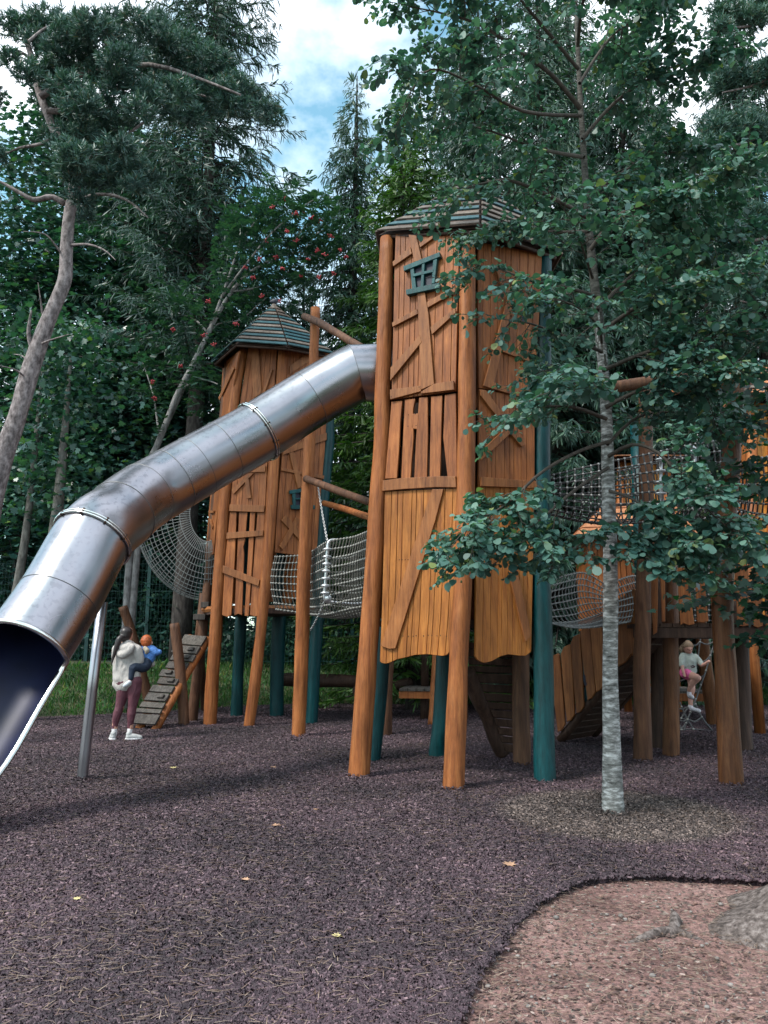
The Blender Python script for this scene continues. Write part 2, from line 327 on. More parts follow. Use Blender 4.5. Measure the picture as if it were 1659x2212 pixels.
AL = G(1325, 1757)
def ground_mats():
    # rubber mulch
    m, nt, b = newmat('rubber_mulch')
    ge = nt.nodes.new('ShaderNodeNewGeometry')
    w = nt.nodes.new('ShaderNodeTexNoise'); w.inputs['Scale'].default_value = 22; w.inputs['Detail'].default_value = 2
    nt.links.new(ge.outputs['Position'], w.inputs[0])
    ad = nt.nodes.new('ShaderNodeVectorMath'); ad.operation = 'MULTIPLY_ADD'; ad.inputs[1].default_value = (.06, .06, .0)
    nt.links.new(w.outputs['Color'], ad.inputs[0]); nt.links.new(ge.outputs['Position'], ad.inputs[2])
    v = nt.nodes.new('ShaderNodeTexVoronoi'); v.inputs['Scale'].default_value = 42; nt.links.new(ad.outputs[0], v.inputs[0])
    sp = nt.nodes.new('ShaderNodeSeparateXYZ'); nt.links.new(v.outputs['Color'], sp.inputs[0])
    r = ramp(nt, [(0, (0.0096, 0.0059, 0.0081)), (.5, (0.0325, 0.0199, 0.0262)), (.85, (0.0602, 0.0377, 0.0477)), (1, (0.1565, 0.1024, 0.1164))]); nt.links.new(sp.outputs[0], r.inputs[0])
    big = nt.nodes.new('ShaderNodeTexNoise'); big.inputs['Scale'].default_value = .55; big.inputs['Detail'].default_value = 5; nt.links.new(ge.outputs['Position'], big.inputs[0])
    rb = ramp(nt, [(.38, (.6, .59, .62)), (.5, (1, .98, .98)), (.63, (1.42, 1.36, 1.34))]); nt.links.new(big.outputs['Fac'], rb.inputs[0])
    col = mixc(nt, r.outputs[0], rb.outputs[0], 1.0, 'MULTIPLY')
    # pale worn ring of mulch round the small tree
    ds = nt.nodes.new('ShaderNodeVectorMath'); ds.operation = 'DISTANCE'; ds.inputs[1].default_value = (AL.x+.03, AL.y, 0)
    nt.links.new(ad.outputs[0], ds.inputs[0])
    n4 = nt.nodes.new('ShaderNodeTexNoise'); n4.inputs['Scale'].default_value = 5; nt.links.new(ge.outputs['Position'], n4.inputs[0])
    su = nt.nodes.new('ShaderNodeMath'); su.operation = 'MULTIPLY_ADD'; su.inputs[1].default_value = .25; nt.links.new(n4.outputs['Fac'], su.inputs[0]); nt.links.new(ds.outputs['Value'], su.inputs[2])
    mr = nt.nodes.new('ShaderNodeMapRange'); mr.inputs[1].default_value = 1.16; mr.inputs[2].default_value = .98; nt.links.new(su.outputs[0], mr.inputs[0])
    r2 = ramp(nt, [(0, (.018, .0135, .013)), (.45, (.045, .033, .031)), (.75, (.085, .063, .057)), (1, (.19, .145, .13))]); nt.links.new(sp.outputs[0], r2.inputs[0])
    col = mixc(nt, col, r2.outputs[0], mr.outputs[0])
    nt.links.new(col, b.inputs['Base Color']); b.inputs['Roughness'].default_value = .75
    bump(nt, b, v.outputs['Distance'], 1.0, .03)
    M['mulch'] = m
    m, nt, b = newmat('mulch_chip'); ge = nt.nodes.new('ShaderNodeNewGeometry')
    r = ramp(nt, [(0, (0.0216, 0.0135, 0.0180)), (.5, (0.0446, 0.0275, 0.0361)), (.88, (0.0770, 0.0485, 0.0617)), (1, (0.1926, 0.1294, 0.1455))]); nt.links.new(ge.outputs['Random Per Island'], r.inputs[0])
    big = nt.nodes.new('ShaderNodeTexNoise'); big.inputs['Scale'].default_value = .55; big.inputs['Detail'].default_value = 5; nt.links.new(ge.outputs['Position'], big.inputs[0])
    rb = ramp(nt, [(.38, (.6, .59, .62)), (.5, (1, .98, .98)), (.63, (1.42, 1.36, 1.34))]); nt.links.new(big.outputs['Fac'], rb.inputs[0])
    col = mixc(nt, r.outputs[0], rb.outputs[0], 1.0, 'MULTIPLY')
    ds = nt.nodes.new('ShaderNodeVectorMath'); ds.operation = 'DISTANCE'; ds.inputs[1].default_value = (AL.x+.03, AL.y, 0); nt.links.new(ge.outputs['Position'], ds.inputs[0])
    mr = nt.nodes.new('ShaderNodeMapRange'); mr.inputs[1].default_value = 1.1; mr.inputs[2].default_value = .9; nt.links.new(ds.outputs['Value'], mr.inputs[0])
    r2 = ramp(nt, [(0, (.024, .018, .0175)), (.45, (.06, .044, .041)), (.75, (.11, .082, .074)), (1, (.24, .185, .165))]); nt.links.new(ge.outputs['Random Per Island'], r2.inputs[0])
    nt.links.new(mixc(nt, col, r2.outputs[0], mr.outputs[0]), b.inputs['Base Color']); b.inputs['Roughness'].default_value = .7
    M['chip'] = m
    # soil / forest floor
    m, nt, b = newmat('reddish_soil'); ge = nt.nodes.new('ShaderNodeNewGeometry')
    def nn(s, d):
        n = nt.nodes.new('ShaderNodeTexNoise'); n.inputs['Scale'].default_value = s; n.inputs['Detail'].default_value = d; nt.links.new(ge.outputs['Position'], n.inputs[0]); return n
    a = nn(1.3, 6); f = nn(30, 8); v = nt.nodes.new('ShaderNodeTexVoronoi'); v.inputs['Scale'].default_value = 55; nt.links.new(ge.outputs['Position'], v.inputs[0])
    r = ramp(nt, [(.3, (.105, .055, .05)), (.5, (.215, .122, .112)), (.7, (.32, .2, .185))]); nt.links.new(a.outputs['Fac'], r.inputs[0])
    rf = ramp(nt, [(.3, (.5, .48, .46)), (.6, (1.1, 1.1, 1.1)), (.75, (1.5, 1.45, 1.4))]); nt.links.new(f.outputs['Fac'], rf.inputs[0])
    col = mixc(nt, r.outputs[0], rf.outputs[0], 1.0, 'MULTIPLY')
    sp = nt.nodes.new('ShaderNodeSeparateXYZ'); nt.links.new(v.outputs['Color'], sp.inputs[0])
    f2 = nn(130, 4); rf2 = ramp(nt, [(.35, (.55, .53, .52)), (.65, (1.35, 1.33, 1.3))]); nt.links.new(f2.outputs['Fac'], rf2.inputs[0]); col = mixc(nt, col, rf2.outputs[0], .8, 'MULTIPLY')
    rs = ramp(nt, [(.82, (0, 0, 0)), (.9, (1, 1, 1))]); nt.links.new(sp.outputs[1], rs.inputs[0])
    pb = ramp(nt, [(0, (.05, .04, .035)), (1, (.3, .24, .2))]); nt.links.new(sp.outputs[0], pb.inputs[0])
    col = mixc(nt, col, pb.outputs[0], rs.outputs[0])
    nt.links.new(col, b.inputs['Base Color']); b.inputs['Roughness'].default_value = .9; bump(nt, b, f.outputs['Fac'], .8, .02)
    M['soil'] = m
    m, nt, b = newmat('forest_floor'); n = noise_tex(nt, 3, detail=8)
    r = ramp(nt, [(.3, (.02, .022, .012)), (.5, (.04, .055, .02)), (.7, (.09, .08, .045))]); nt.links.new(n.outputs['Fac'], r.inputs[0]); nt.links.new(r.outputs[0], b.inputs['Base Color'])
    b.inputs['Roughness'].default_value = .95; bump(nt, b, n.outputs['Fac'], .8, .05); M['forest'] = m
    m, nt, b = newmat('dry_needle'); ge = nt.nodes.new('ShaderNodeNewGeometry')
    r = ramp(nt, [(0, (.09, .05, .032)), (.5, (.19, .125, .09)), (1, (.36, .28, .22))]); nt.links.new(ge.outputs['Random Per Island'], r.inputs[0]); nt.links.new(r.outputs[0], b.inputs['Base Color'])
    b.inputs['Roughness'].default_value = .6; M['needle'] = m
    M['dryleaf'] = simple('dry_leaf', (.42, .25, .16), .7, 0, 25, .3); M['paleleaf'] = simple('pale_leaf', (.5, .42, .2), .7, 0, 25, .3)
    m, nt, b = newmat('bark_crumb'); ge = nt.nodes.new('ShaderNodeNewGeometry')
    r = ramp(nt, [(0, (.04, .026, .024)), (.6, (.11, .064, .057)), (.93, (.21, .13, .115)), (1, (.36, .28, .25))]); nt.links.new(ge.outputs['Random Per Island'], r.inputs[0]); nt.links.new(r.outputs[0], b.inputs['Base Color']); b.inputs['Roughness'].default_value = .8; M['crumb'] = m
    M['soilbit'] = simple('soil_lump', (.22, .13, .11), .9, 0, 30, .4)
    M['stone'] = simple('small_stone', (.2, .18, .17), .85, 0, 30, .4)
ground_mats()

# ------------------------------------------------------------------ the ground
EDGE = [G(x, y) for x, y in [(970, 2215), (985, 2185), (1000, 2150), (1022, 2108), (1060, 2058), (1095, 2005), (1145, 1955), (1180, 1932), (1220, 1911), (1300, 1895), (1400, 1890), (1500, 1893), (1600, 1898), (1665, 1903)]]
def back_edge(x):     # far edge of the mulch
    return float(np.interp(x, [-60, -9, -7, -5, -3.2, -1, 1, 4, 8, 60], [11, 13.5, 15.2, 16.4, 18.2, 18.6, 18.4, 18.2, 18.2, 18.2]))
def gz(x, y):         # height of the soil
    t = y - back_edge(x); z = -.035
    if t > 0: z = -.01 + .9*min(max(t/4.2, 0), 1)**1.2 + max(0, t-4.2)*.02
    return z + (.012*mnoise.noise(Vector((x*2.2, y*2.2, 0))) if t < 0 else .05*mnoise.noise(Vector((x*.8, y*.8, 3))))
def ground():
    mb = MB(); xs = list(np.concatenate([np.linspace(-300, -30, 8), np.linspace(-26, -2, 34), np.linspace(-1.5, 6, 60), np.linspace(7, 26, 26), np.linspace(30, 300, 8)]))
    ys = list(np.concatenate([np.linspace(-150, -4, 8), np.linspace(0, 7, 48), np.linspace(7.5, 30, 60), np.linspace(34, 500, 12)]))
    nx = len(xs); vs = [(x, y, gz(x, y)) for y in ys for x in xs]
    mb.add(vs, [[j*nx+i, j*nx+i+1, (j+1)*nx+i+1, (j+1)*nx+i] for j in range(len(ys)-1) for i in range(nx-1)], 0, True)
    for k, f in enumerate(mb.f):
        c = mb.v[f[0]]
        mb.m[k] = 1 if c[1] > back_edge(c[0]) - .3 or c[1] < -4 else 0
    tag(mb.build('ground', [M['soil'], M['forest']]), kind='structure')
    # mulch surface, laid on the soil, with the open bay of soil cut out of it
    e = smooth_path(EDGE, 90)
    e = [p + Vector((mnoise.noise(p*7)*.025, mnoise.noise(p*7+Vector((9, 0, 0)))*.025, 0)) for p in e]
    out = [Vector((e[0].x-.25, -3, 0)), Vector((-14, -3, 0))] + [Vector((x, back_edge(x)+.12*mnoise.noise(Vector((x*2, 0, 0)))+.1*mnoise.noise(Vector((x*6, 4, 0))), 0)) for x in np.linspace(-14, 16, 90)] + [Vector((16, e[-1].y-.1, 0)), Vector((e[-1].x+1.2, e[-1].y-.05, 0))]
    bm = bmesh.new(); loop = [bm.verts.new(p) for p in list(reversed(e)) + out]
    fc = bm.faces.new(loop); bm.normal_update()
    if fc.normal.z < 0: fc.normal_flip()
    n = len(e)
    for i in range(n-1):
        a, b2 = e[i], e[i+1]
        qa, qb = [bm.verts.new((p.x+.012, p.y-.012, -.06)) for p in (a, b2)]
        bm.faces.new([loop[n-1-i], qa, qb, loop[n-2-i]])
    bmesh.ops.triangulate(bm, faces=[fc])
    me = bpy.data.meshes.new('mulch_ground'); bm.to_mesh(me); bm.free(); me.materials.append(M['mulch'])
    o = bpy.data.objects.new('mulch_ground', me); COL.objects.link(o); tag(o, kind='structure')
    ep = np.array([(p.x, p.y) for p in e])
    return ep
EP = ground()
def in_bay(x, y):     # True on the open soil, below right of the mulch edge
    yy = np.interp(x, EP[:, 0], EP[:, 1], left=-9); return y < yy
def ground_scatter():
    # mulch chips
    n = 480000
    d = 3.0 + 16.0*rng.random(n)**2.0; u = (rng.random(n)-.5)*1.16
    x = u*d; y = d + 0
    keep = (~in_bay(x-.01, y+.01)) & (y < np.interp(x, [-60, -9, -7, -5, -3.2, -1, 1, 4, 8, 60], [11, 13.5, 15.2, 16.4, 18.2, 18.6, 18.4, 18.2, 18.2, 18.2])); x, y = x[keep], y[keep]
    # extra chips tumbling along the lip
    k = rng.integers(0, len(EP), 5000); x = np.concatenate([x, EP[k, 0]+rng.normal(0, .02, 5000)]); y = np.concatenate([y, EP[k, 1]+rng.normal(0, .02, 5000)])
    zx = np.zeros(len(x))
    for bx_, by_, br in [(775, 1678, .125), (980, 1705, .115), (1178, 1690, .12), (1127, 1653, .115), (945, 1630, .12), (1325, 1757, .105), (645, 1592, .12), (1388, 1645, .12), (1450, 1632, .11), (1580, 1695, .13), (177, 1686, .06), (453, 1563, .13), (538, 1565, .105), (398, 1568, .105)]:
        g_ = G(bx_, by_); k_ = 420; aa = rng.uniform(0, 2*np.pi, k_); q_ = np.abs(rng.normal(0, .06, k_)); rr_ = br*rng.uniform(.88, 1, k_) + q_
        x = np.concatenate([x, g_.x+np.cos(aa)*rr_]); y = np.concatenate([y, g_.y+np.sin(aa)*rr_]); zx = np.concatenate([zx, np.maximum(0, .045-q_*.6)*rng.random(k_)])
    n = len(x); L = rng.uniform(.0035, .013, n)*(1+y/16); Wd = L*rng.uniform(.18, .42, n); Hh = rng.uniform(.002, .005, n)
    a = rng.uniform(0, 2*np.pi, n); tz = rng.normal(0, .32, n)
    D = np.stack([np.cos(a)*np.cos(tz), np.sin(a)*np.cos(tz), np.sin(tz)], 1); X = np.stack([-np.sin(a), np.cos(a), rng.normal(0, .5, n)], 1); X = nrm(X); N = np.cross(D, X)
    C = np.stack([x, y, zx + rng.uniform(.0, .012, n)], 1)
    q = []
    def v(i, j, kk): return C + D*(i*L)[:, None] + X*(j*Wd)[:, None] + N*(kk*Hh)[:, None]
    top = [v(-1, -.8, 1), v(1, -.6, 1), v(.8, .9, 1), v(-.9, .7, 1)]
    s1 = [v(-1, -1, -1), v(1, -1, -1), top[1], top[0]]; s2 = [v(1, 1, -1), v(-1, 1, -1), top[3], top[2]]
    V = np.stack(top + s1 + s2, 1)           # (n, 12, 3)
    # weld so each chip is one island: build indexed mesh
    me = bpy.data.meshes.new('mulch_chips'); co = np.stack(top + [s1[0], s1[1], s2[0], s2[1]], 1).reshape(-1, 3).astype(np.float32)
    b = (np.arange(n)*8)[:, None, None]; idx = (b + np.array([[0, 1, 2, 3], [4, 5, 1, 0], [6, 7, 3, 2]])[None]).reshape(-1).astype(np.int32)
    me.vertices.add(n*8); me.vertices.foreach_set('co', co.ravel()); me.loops.add(len(idx)); me.loops.foreach_set('vertex_index', idx)
    me.polygons.add(n*3); me.polygons.foreach_set('loop_start', np.arange(0, len(idx), 4, dtype=np.int32)); me.polygons.foreach_set('loop_total', np.full(n*3, 4, dtype=np.int32))
    me.materials.append(M['chip']); me.update(calc_edges=True); me.validate()
    o = bpy.data.objects.new('mulch_chips', me); COL.objects.link(o); tag(o, kind='stuff')
    # dry pine needles
    n = 17000; d = 3.0 + 12*rng.random(n)**1.05; x = (rng.random(n)-.5)*1.16*d; y = d
    bx = rng.random(n) < .1; x = np.where(bx, rng.uniform(.3, 2.6, n), x); y = np.where(bx, rng.uniform(2.9, 4.7, n), y)
    cl = (rng.random(n) < .4) & ~bx
    cx = rng.integers(0, 260, n); cxy = np.stack([(rng.random(260)-.5)*1.1, 3.2+11*rng.random(260)**1.2], 1); cxy[:, 0] *= cxy[:, 1]
    x = np.where(cl, cxy[cx, 0]+rng.normal(0, .22, n), x); y = np.where(cl, cxy[cx, 1]+rng.normal(0, .18, n), y)
    ok = y > 2.8; x, y = x[ok], y[ok]; n = len(x)
    z = np.where(in_bay(x, y), -.016, .016) + rng.random(n)*.006
    a = rng.uniform(-.75, .75, n) + np.where(rng.random(n) < .25, 1.4, 0); L = rng.uniform(.03, .1, n); bd = rng.normal(0, .25, n); wd = rng.uniform(.0007, .0014, n)*(1 + y/14)
    C = np.stack([x, y, z], 1); pts = []
    for t in (-.5, 0, .5):
        ang = a + bd*t*2; pts.append(C + np.stack([np.cos(a)*L*t, np.sin(a)*L*t + bd*L*(t*t-.25), 0*L], 1))
    Wv = np.stack([-np.sin(a), np.cos(a), 0*a], 1)*wd[:, None]
    V = np.stack([pts[0]-Wv, pts[1]-Wv, pts[2], pts[1]+Wv, pts[0]+Wv], 1).reshape(-1, 3)
    tag(np_obj('pine_needles', V, 5, M['needle']), kind='stuff')
    # small stones and crumbs on the open soil
    mb = MB(); r = random.Random(3)
    for i in range(420):
        px, py = r.uniform(990, 1659), r.uniform(1900, 2212); p = G(px, py, -.03)
        if not in_bay(np.array([p.x]), np.array([p.y+.03]))[0]: continue
        s = r.uniform(.003, .009) if r.random() < .9 else r.uniform(.01, .018)
        mb.ball((p.x, p.y, -.03+s*.4), s, 0 if r.random() < .6 else 1, 6, 4, (1, r.uniform(.6, 1), .6))
    tag(mb.build('gravel', [M['stone'], M['soilbit']]), kind='stuff')
    n = 9000; px, py = rng.uniform(985, 1700, n), rng.uniform(1895, 2215, n)
    pts = np.array([tuple(G(a, b, -.026)) for a, b in zip(px, py)]); dist = np.interp(pts[:, 0], EP[:, 0], EP[:, 1]) - pts[:, 1]
    ok = (dist > .01) & (rng.random(n) < .35 + .65*np.exp(-dist*3)); pts = pts[ok]; n = len(pts); pts[:, 2] += rng.uniform(-.004, .006, n)
    a = rng.uniform(0, 2*np.pi, n); D = np.stack([np.cos(a), np.sin(a), rng.normal(0, .15, n)], 1); N = nrm(np.stack([rng.normal(0, .25, n), rng.normal(0, .25, n), np.ones(n)], 1))
    tag(np_obj('bark_crumbs', cards(pts, D, N, rng.uniform(.006, .03, n), np.array([(-.2, 0, 0), (-.25, .5, .05), (0, 1, 0), (.25, .6, .05), (.15, 0, 0)])), 5, M['crumb']), kind='stuff')
ground_scatter()
def litter_leaf(name, p, s, rz, mat, lab):
    T = [(0, -.55), (.12, -.3), (.42, -.42), (.34, -.12), (.6, .08), (.33, .16), (.36, .45), (.12, .34), (0, .7), (-.14, .32), (-.4, .42), (-.32, .14), (-.58, .02), (-.3, -.14), (-.4, -.4), (-.1, -.3)]
    mb = MB(); c, sn = math.cos(rz), math.sin(rz)
    top = [(p.x + s*(x*c - y*sn), p.y + s*(x*sn + y*c), p.z + .016 + s*.35*(x*x*.9 + .15*y)) for x, y in T]
    ctr = (p.x, p.y, p.z+.014); k = len(top)
    mb.add(top + [ctr], [[i, (i+1) % k, k] for i in range(k)], 0, True)
    mb.add([ctr, top[0], (top[0][0]+.3*s*sn, top[0][1]-.3*s*c, p.z+.018)], [[0, 1, 2]])
    o = mb.build(name, mat); tag(o, lab, 'leaf', 'fallen leaves on the mulch')
for i, (px, py, s, a, m, lab) in enumerate([(1100, 1872, .085, .4, 'dryleaf', 'large pinkish dry leaf lying on mulch above the bare soil bay'), (727, 2028, .045, 1.2, 'paleleaf', 'small yellowish leaf on open mulch in the foreground'),
        (598, 1787, .075, 2.0, 'dryleaf', 'pale curled leaf on mulch between slide post and tower legs'), (374, 1661, .08, .2, 'paleleaf', 'pale leaf on mulch right of the steel slide post'),
        (590, 1660, .07, .9, 'dryleaf', 'small pale leaf on mulch before the tall lone pole'), (683, 1752, .05, 2.6, 'dryleaf', 'tiny brown leaf on mulch below the front tower leg'),
        (166, 1947, .045, .3, 'paleleaf', 'small brown leaf on shaded mulch in the left foreground'), (530, 1905, .05, 1.1, 'dryleaf', 'thin reddish leaf on mulch in the middle foreground')]):
    litter_leaf('fallen_leaf', G(px, py), s, a, M[m], lab)
# grass of the bank
def grass():
    n = 60000; x = rng.uniform(-14, 10, n); t = rng.random(n)**.9*4.6; be = np.interp(x, [-60, -9, -7, -5, -3.2, -1, 1, 4, 8, 60], [11, 13.5, 15.2, 16.4, 18.2, 18.6, 18.4, 18.2, 18.2, 18.2])
    y = be + .05 + t; z = np.array([gz(a, b) for a, b in zip(x, y)])
    C = np.stack([x, y, z-.01], 1); D = nrm(np.stack([rng.normal(0, .45, n), rng.normal(-.1, .45, n), np.ones(n)], 1)); N = np.stack([rng.normal(0, 1, n), rng.normal(0, 1, n), rng.normal(0, .1, n)], 1)
    S = rng.uniform(.05, .15, n)*(1+.8*(rng.random(n) < .1))
    T = np.array([(-.06, 0, 0), (.06, 0, 0), (.05, .55, .1), (0, 1, .4), (-.05, .55, .1)])
    tag(np_obj('grass', cards(C, D, N, S, T), 5, M['grass']), kind='stuff')
grass()

# ------------------------------------------------------------------ timber helpers
def pole_path(px_pts, n=14):
    """px_pts: [(px, py, Y)] from the ground up"""
    return smooth_path([P(*q) for q in px_pts], n)
_ps = [0]
def pole(name, px_pts, rads, mat, parent=None, n=14, sides=14, sink=True, wob=.15, cut=False):
    _ps[0] += 3.7
    pts = pole_path(px_pts, n); rs = lerps(rads, n)
    if sink: pts = [pts[0] + (pts[0]-pts[1]).normalized()*.08] + pts; rs = [rs[0]] + rs
    mb = MB(); mb.tube(pts, rs, sides, wob=wob, seed=_ps[0]); return mb.build(name, mat, parent)
class Face:
    """vertical-ish plane through three points, seen from the camera"""
    def __init__(s, a, b, c):
        s.o = Vector(a); s.n = (Vector(b)-s.o).cross(Vector(c)-s.o).normalized()
        if s.n.dot(CAM - s.o) < 0: s.n = -s.n
    def pt(s, px, py):
        d = ray(px, py); return CAM + d*((s.o-CAM).dot(s.n)/d.dot(s.n))
    def poly(s, mb, pxpts, d0, d1, mi=0):
        mb.prism([s.pt(*q) for q in pxpts], s.n, d0, d1, mi)
def xat(line, y):
    l = sorted(line, key=lambda q: q[1]); return float(np.interp(y, [q[1] for q in l], [q[0] for q in l]))
def planks(mb, face, left, right, top, bottom, n, d0, d1, seed=0, gap=.007, rows=8):
    """upright boards filling the outline; left/right are (x, y) polylines, top/bottom functions of 0..1 given as polylines (f, y)"""
    r = random.Random(seed); w = [r.uniform(.6, 1.35) for _ in range(n)]; c = [0]
    for q in w: c.append(c[-1]+q)
    c = [q/c[-1] for q in c]
    def pt(f, y): a, b = xat(left, y), xat(right, y); return (a + (b-a)*f, y)
    ft = lambda f: float(np.interp(f, [q[0] for q in top], [q[1] for q in top])); fb = lambda f: float(np.interp(f, [q[0] for q in bottom], [q[1] for q in bottom]))
    for i in range(n):
        f0, f1 = c[i]+gap*.5, c[i+1]-gap*.5
        L = [pt(f0, ft(f0)+(fb(f0)-ft(f0))*k/rows) for k in range(rows+1)]
        Rr = [pt(f1, ft(f1)+(fb(f1)-ft(f1))*k/rows) for k in range(rows+1)]
        mid = [pt(f0+(f1-f0)*k/3, fb(f0+(f1-f0)*k/3)) for k in (1, 2)]
        midt = [pt(f0+(f1-f0)*k/3, ft(f0+(f1-f0)*k/3)) for k in (2, 1)]
        j = r.uniform(-.0015, .0015)
        face.poly(mb, L + mid + Rr[::-1] + midt, d0+j, d1+j)
def fracs(pts, left, right):     # wavy hem given as (x, y) -> (f, y)
    out = []
    for x, y in pts:
        a, b = xat(left, y), xat(right, y); out.append(((x-a)/(b-a), y))
    return sorted(out)
def C_(k, pts): return [k(*q) for q in pts]
def roof(parent, corners, apex, rows, mats, seed, over=.03, name='roof', thick=.022):
    """each side is laid with overlapping boards, eave to peak"""
    r = random.Random(seed); mb = MB(); n = len(corners); apex = Vector(apex)
    cols = []
    for k in range(rows): cols.append(r.choice([0, 1]) if k > 1 else k % 2)
    for i in range(n):
        a, b = Vector(corners[i]), Vector(corners[(i+1) % n])
        nn = (b-a).cross(apex-a).normalized()
        if nn.z < 0: nn = -nn
        for k in range(rows):
            t0 = k/rows*.97; t1 = (k+.8)/rows*.97; t1 = min(t1, .985)
            mi = (k + (1 if r.random() < .12 else 0)) % 2
            q = [a.lerp(apex, t0), b.lerp(apex, t0), b.lerp(apex, t1), a.lerp(apex, t1)]
            ex = (b-a).normalized()*.006; q[0] += ex*r.uniform(0, 1.5); q[3] += ex; q[1] -= ex*r.uniform(0, 1.5); q[2] -= ex
            # lower edge rides proud, upper edge tucked under the next board
            lo, hi = thick*1.5, thick*.7
            v = [q[0]+nn*lo, q[1]+nn*lo, q[2]+nn*hi, q[3]+nn*hi]; v2 = [p+nn*thick for p in v]
            mb.add(v+v2, [(0, 3, 2, 1), (4, 5, 6, 7), (0, 1, 5, 4), (1, 2, 6, 5), (2, 3, 7, 6), (3, 0, 4, 7)], mi)
    o = mb.build(name, mats, parent, .004)
    u = MB(); c = sum((Vector(q) for q in corners), Vector())/n
    for i in range(n):
        a, b = [c + (Vector(q)-c)*.985 - Vector((0, 0, .012)) for q in (corners[i], corners[(i+1) % n])]
        u.add([a, b, apex-Vector((0, 0, .03))], [(0, 1, 2)])
        a2, b2 = [c + (Vector(q)-c)*.95 - Vector((0, 0, .03)) for q in (corners[i], corners[(i+1) % n])]
        u.tube([a2, b2], .028, 6, 0)
    u.build('roof_underside', M['dark'], parent)
    return o
def boards(parent, face, polys, d0=.028, d1=.055, mat='brace', name='brace_board'):
    for i, q in enumerate(polys):
        mb = MB(); e = .0013*i; face.poly(mb, q, d0+e, d1+e); mb.build(name, M[mat], parent, .004)
def back_panel(parent, a0, a1, b0, b1, mat='board', n=7, seed=0, name='rear_panel'):
    """boarded wall between two legs, from the bottom points a0,b0 to the top points a1,b1"""
    mb = MB(); r = random.Random(seed); a0, a1, b0, b1 = map(Vector, (a0, a1, b0, b1)); nn = (b0-a0).cross(a1-a0).normalized()
    for i in range(n):
        f0, f1 = i/n+.004, (i+1)/n-.004
        j = r.uniform(-.08, .02)
        q = [a0.lerp(b0, f0)+Vector((0, 0, j)), a0.lerp(b0, f1)+Vector((0, 0, j)), a1.lerp(b1, f1), a1.lerp(b1, f0)]
        mb.prism(q, nn, -.012, .012)
    return mb.build(name, M[mat], parent)
def window_part(parent, face, k, bars, pane, d=.03, name='window'):
    mb = MB()
    for i, q in enumerate(bars): face.poly(mb, C_(k, q), d, d+.045+.003*i)
    w = mb.build(name, M['frame'], parent, .004)
    pm = MB(); face.poly(pm, C_(k, pane), d-.002, d+.012); pm.build('pane', M['pane'], w)

